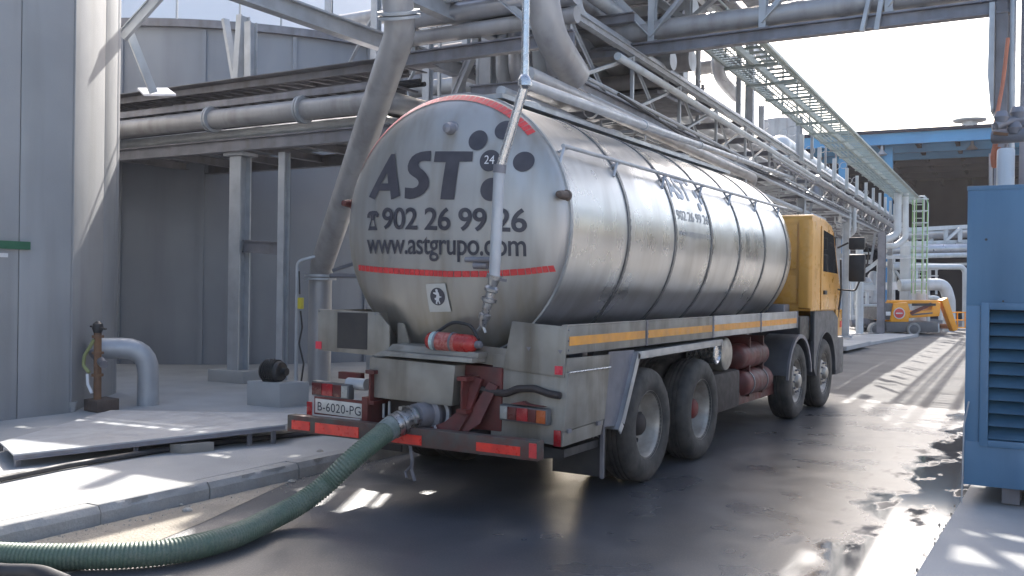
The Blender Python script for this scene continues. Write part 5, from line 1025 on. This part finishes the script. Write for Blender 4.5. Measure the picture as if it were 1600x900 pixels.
MB().bar(at(1425, 492, D-.03), at(1457, 489, D-.03), .02, .06).build('decal_strip', 'liftgrey', lf)
MB().lathe(at(1405, 489.5, D-.03), -fwd, [(0, .23), (.02, .23), (.022, 0)], 28).build('logo_ring', 'whiteprint', tr_); MB().lathe(at(1405, 489.5, D-.055), -fwd, [(0, .19), (.01, .19), (.012, 0)], 28).build('logo_disc', 'tape', tr_); MB().bar(at(1400, 489.5, D-.08), at(1410, 489.5, D-.08), .02, .05).build('logo_bar', 'whiteprint', tr_)
LB(1384, 487, 1391, 493, -.05, 0, 'white_label', 'whiteprint', None, 0)
for x in (1368, 1427):
    for dd in (.05, 1.5):
        c = at(x, 514.5, D)+f2*dd; w = MB().lathe(c-f2*.14, f2, [(0, 0), (.0, .12), (.02, .16), (.02, .20)], 24).build('wheel', 'liftgrey', lf)
        MB().lathe(c-f2*.14, f2, [(.03, .17), (0, .19), (-.01, .25), (.03, .27), (.25, .27), (.28, .19)], 28).build('tyre', 'tyregrey', w)
for x0, y0, x1, y1 in ((1482, 488, 1509, 488), (1482, 500, 1509, 500), (1482, 512, 1509, 512), (1484, 487, 1484, 513), (1496, 487, 1496, 513), (1508, 487, 1508, 513)):
    MB().bar(at(x0, y0, D+1), at(x1, y1, D+1), .05, .05).build('basket_rail', 'lift', lf)
LB(1484, 508, 1509, 515, .8, 1.5, 'basket_floor', 'rust'); LB(1494, 487, 1500, 495, .9, 1.2, 'control_box', 'reflred', None, .01)
LB(1461, 506, 1470, 520, .1, .7, 'support_foot', 'galv')
tag(MB().tube([at(1280, 527, 34), at(1376, 521, 37)], .03, 6).build('ground_cable', 'cable'), 'thin cable lying on the far pavement', 'cable')

# shed
A_, B_ = at(1180, 214, 66.5), at(1600, 194.5, 59); ZS = 12.1; A_.z = B_.z = 0
du = (B_-A_).normalized(); A_ = A_-du*12; B_ = B_+du*25; dn = Vector((-du.y, du.x, 0)); L = (B_-A_).length
sh_ = thing('open_shed', 'large open industrial shed with blue fascia and dark interior at the far end', 'shed', A_)
def SB(u0, u1, n0, n1, z0, z1, nm, m, bev=0):
    P = [A_+du*u0+dn*n0, A_+du*u1+dn*n0, A_+du*u1+dn*n1, A_+du*u0+dn*n1]; return MB().prism([(q.x, q.y, z0) for q in P], (0, 0, z1-z0)).build(nm, m, sh_, bevel=bev)
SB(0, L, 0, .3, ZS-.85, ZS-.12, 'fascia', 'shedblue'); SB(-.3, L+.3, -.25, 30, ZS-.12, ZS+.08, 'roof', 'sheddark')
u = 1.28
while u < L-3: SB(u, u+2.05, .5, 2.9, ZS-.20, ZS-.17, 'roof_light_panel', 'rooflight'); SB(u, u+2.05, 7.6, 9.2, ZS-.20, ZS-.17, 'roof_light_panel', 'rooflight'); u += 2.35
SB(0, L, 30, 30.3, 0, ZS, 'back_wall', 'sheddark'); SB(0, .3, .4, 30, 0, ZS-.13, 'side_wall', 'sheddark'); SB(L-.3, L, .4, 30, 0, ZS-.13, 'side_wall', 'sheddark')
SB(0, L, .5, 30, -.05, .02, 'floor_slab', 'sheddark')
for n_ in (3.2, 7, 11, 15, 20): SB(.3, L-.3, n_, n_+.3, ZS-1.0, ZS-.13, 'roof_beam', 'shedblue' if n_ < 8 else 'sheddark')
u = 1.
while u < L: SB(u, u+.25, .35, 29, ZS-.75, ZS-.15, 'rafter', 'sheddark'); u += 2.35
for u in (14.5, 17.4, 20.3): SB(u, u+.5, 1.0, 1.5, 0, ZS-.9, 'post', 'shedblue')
def roofv(x, y):
    p = at(x, y, 60.5); o = MB().lathe((p.x, p.y, ZS+.05), (0, 0, 1), [(0, .45), (.3, .45), (.32, .95), (.42, 1.0), (.48, .5), (.48, 0)], 24).build('roof_vent', 'galv', sh_)
roofv(1515, 195)
for x, y in ((1378, 235), (1519, 226)):
    p = at(x, y, 63); MB().lathe(p, (0, 0, 1), [(-.3, 0), (-.3, .35), (0, .1), (.6, .05), (.6, 0)], 16).build('lamp', 'galv', sh_)
# round vessel beyond the rack
vz = at(1215, 250, 45); vtank('storage_tank', Vector((vz.x, vz.y, 0)), .9, 9.6, 'duct', 'slim round vessel top showing beyond the rack posts', [], False)
# hall along the right side of the yard, added for its reflection in the tank
hl = thing('right_reflection_hall', 'pale hall wall added beyond the right pavement for the tank to reflect', 'building', (13, 0, 0))
B((15.5, -20, 0), (24, 24, 5.2)).build('wall', 'pale', hl)
for k in range(7): B((15.42, -17+k*6, 1.6), (15.5, -14+k*6, 3.2)).build('window', 'glass', hl)
hb = thing('rear_reflection_hall', 'grey hall added behind the camera for the tank head to reflect', 'building', (0, -30, 0))  # unseen hall, added as something for the tank head to mirror
B((-30, -40, 0), (30, -28, 7.5)).build('wall', 'wall', hb)
for k in range(8): B((-26+k*7, -28, 0), (-23+k*7, -27.9, 4)).build('door', 'container', hb)

# ------------------------------------------------------------------ thin haze added to imitate veiling glare
hz = MB().box((-34, -45, -1.0), (40, 110, 14.5)).build('haze', 'black'); hz['kind'] = 'stuff'
hm = bpy.data.materials.new('glare_haze'); hm.use_nodes = True; ht = hm.node_tree; ht.nodes.clear()
ho = ht.nodes.new('ShaderNodeOutputMaterial'); hv = ht.nodes.new('ShaderNodeVolumePrincipled'); hv.inputs['Color'].default_value = (.95, .93, .97, 1); hv.inputs['Density'].default_value = .0003; hv.inputs['Anisotropy'].default_value = .35
ht.links.new(hv.outputs[0], ho.inputs['Volume']); hz.data.materials.clear(); hz.data.materials.append(hm)
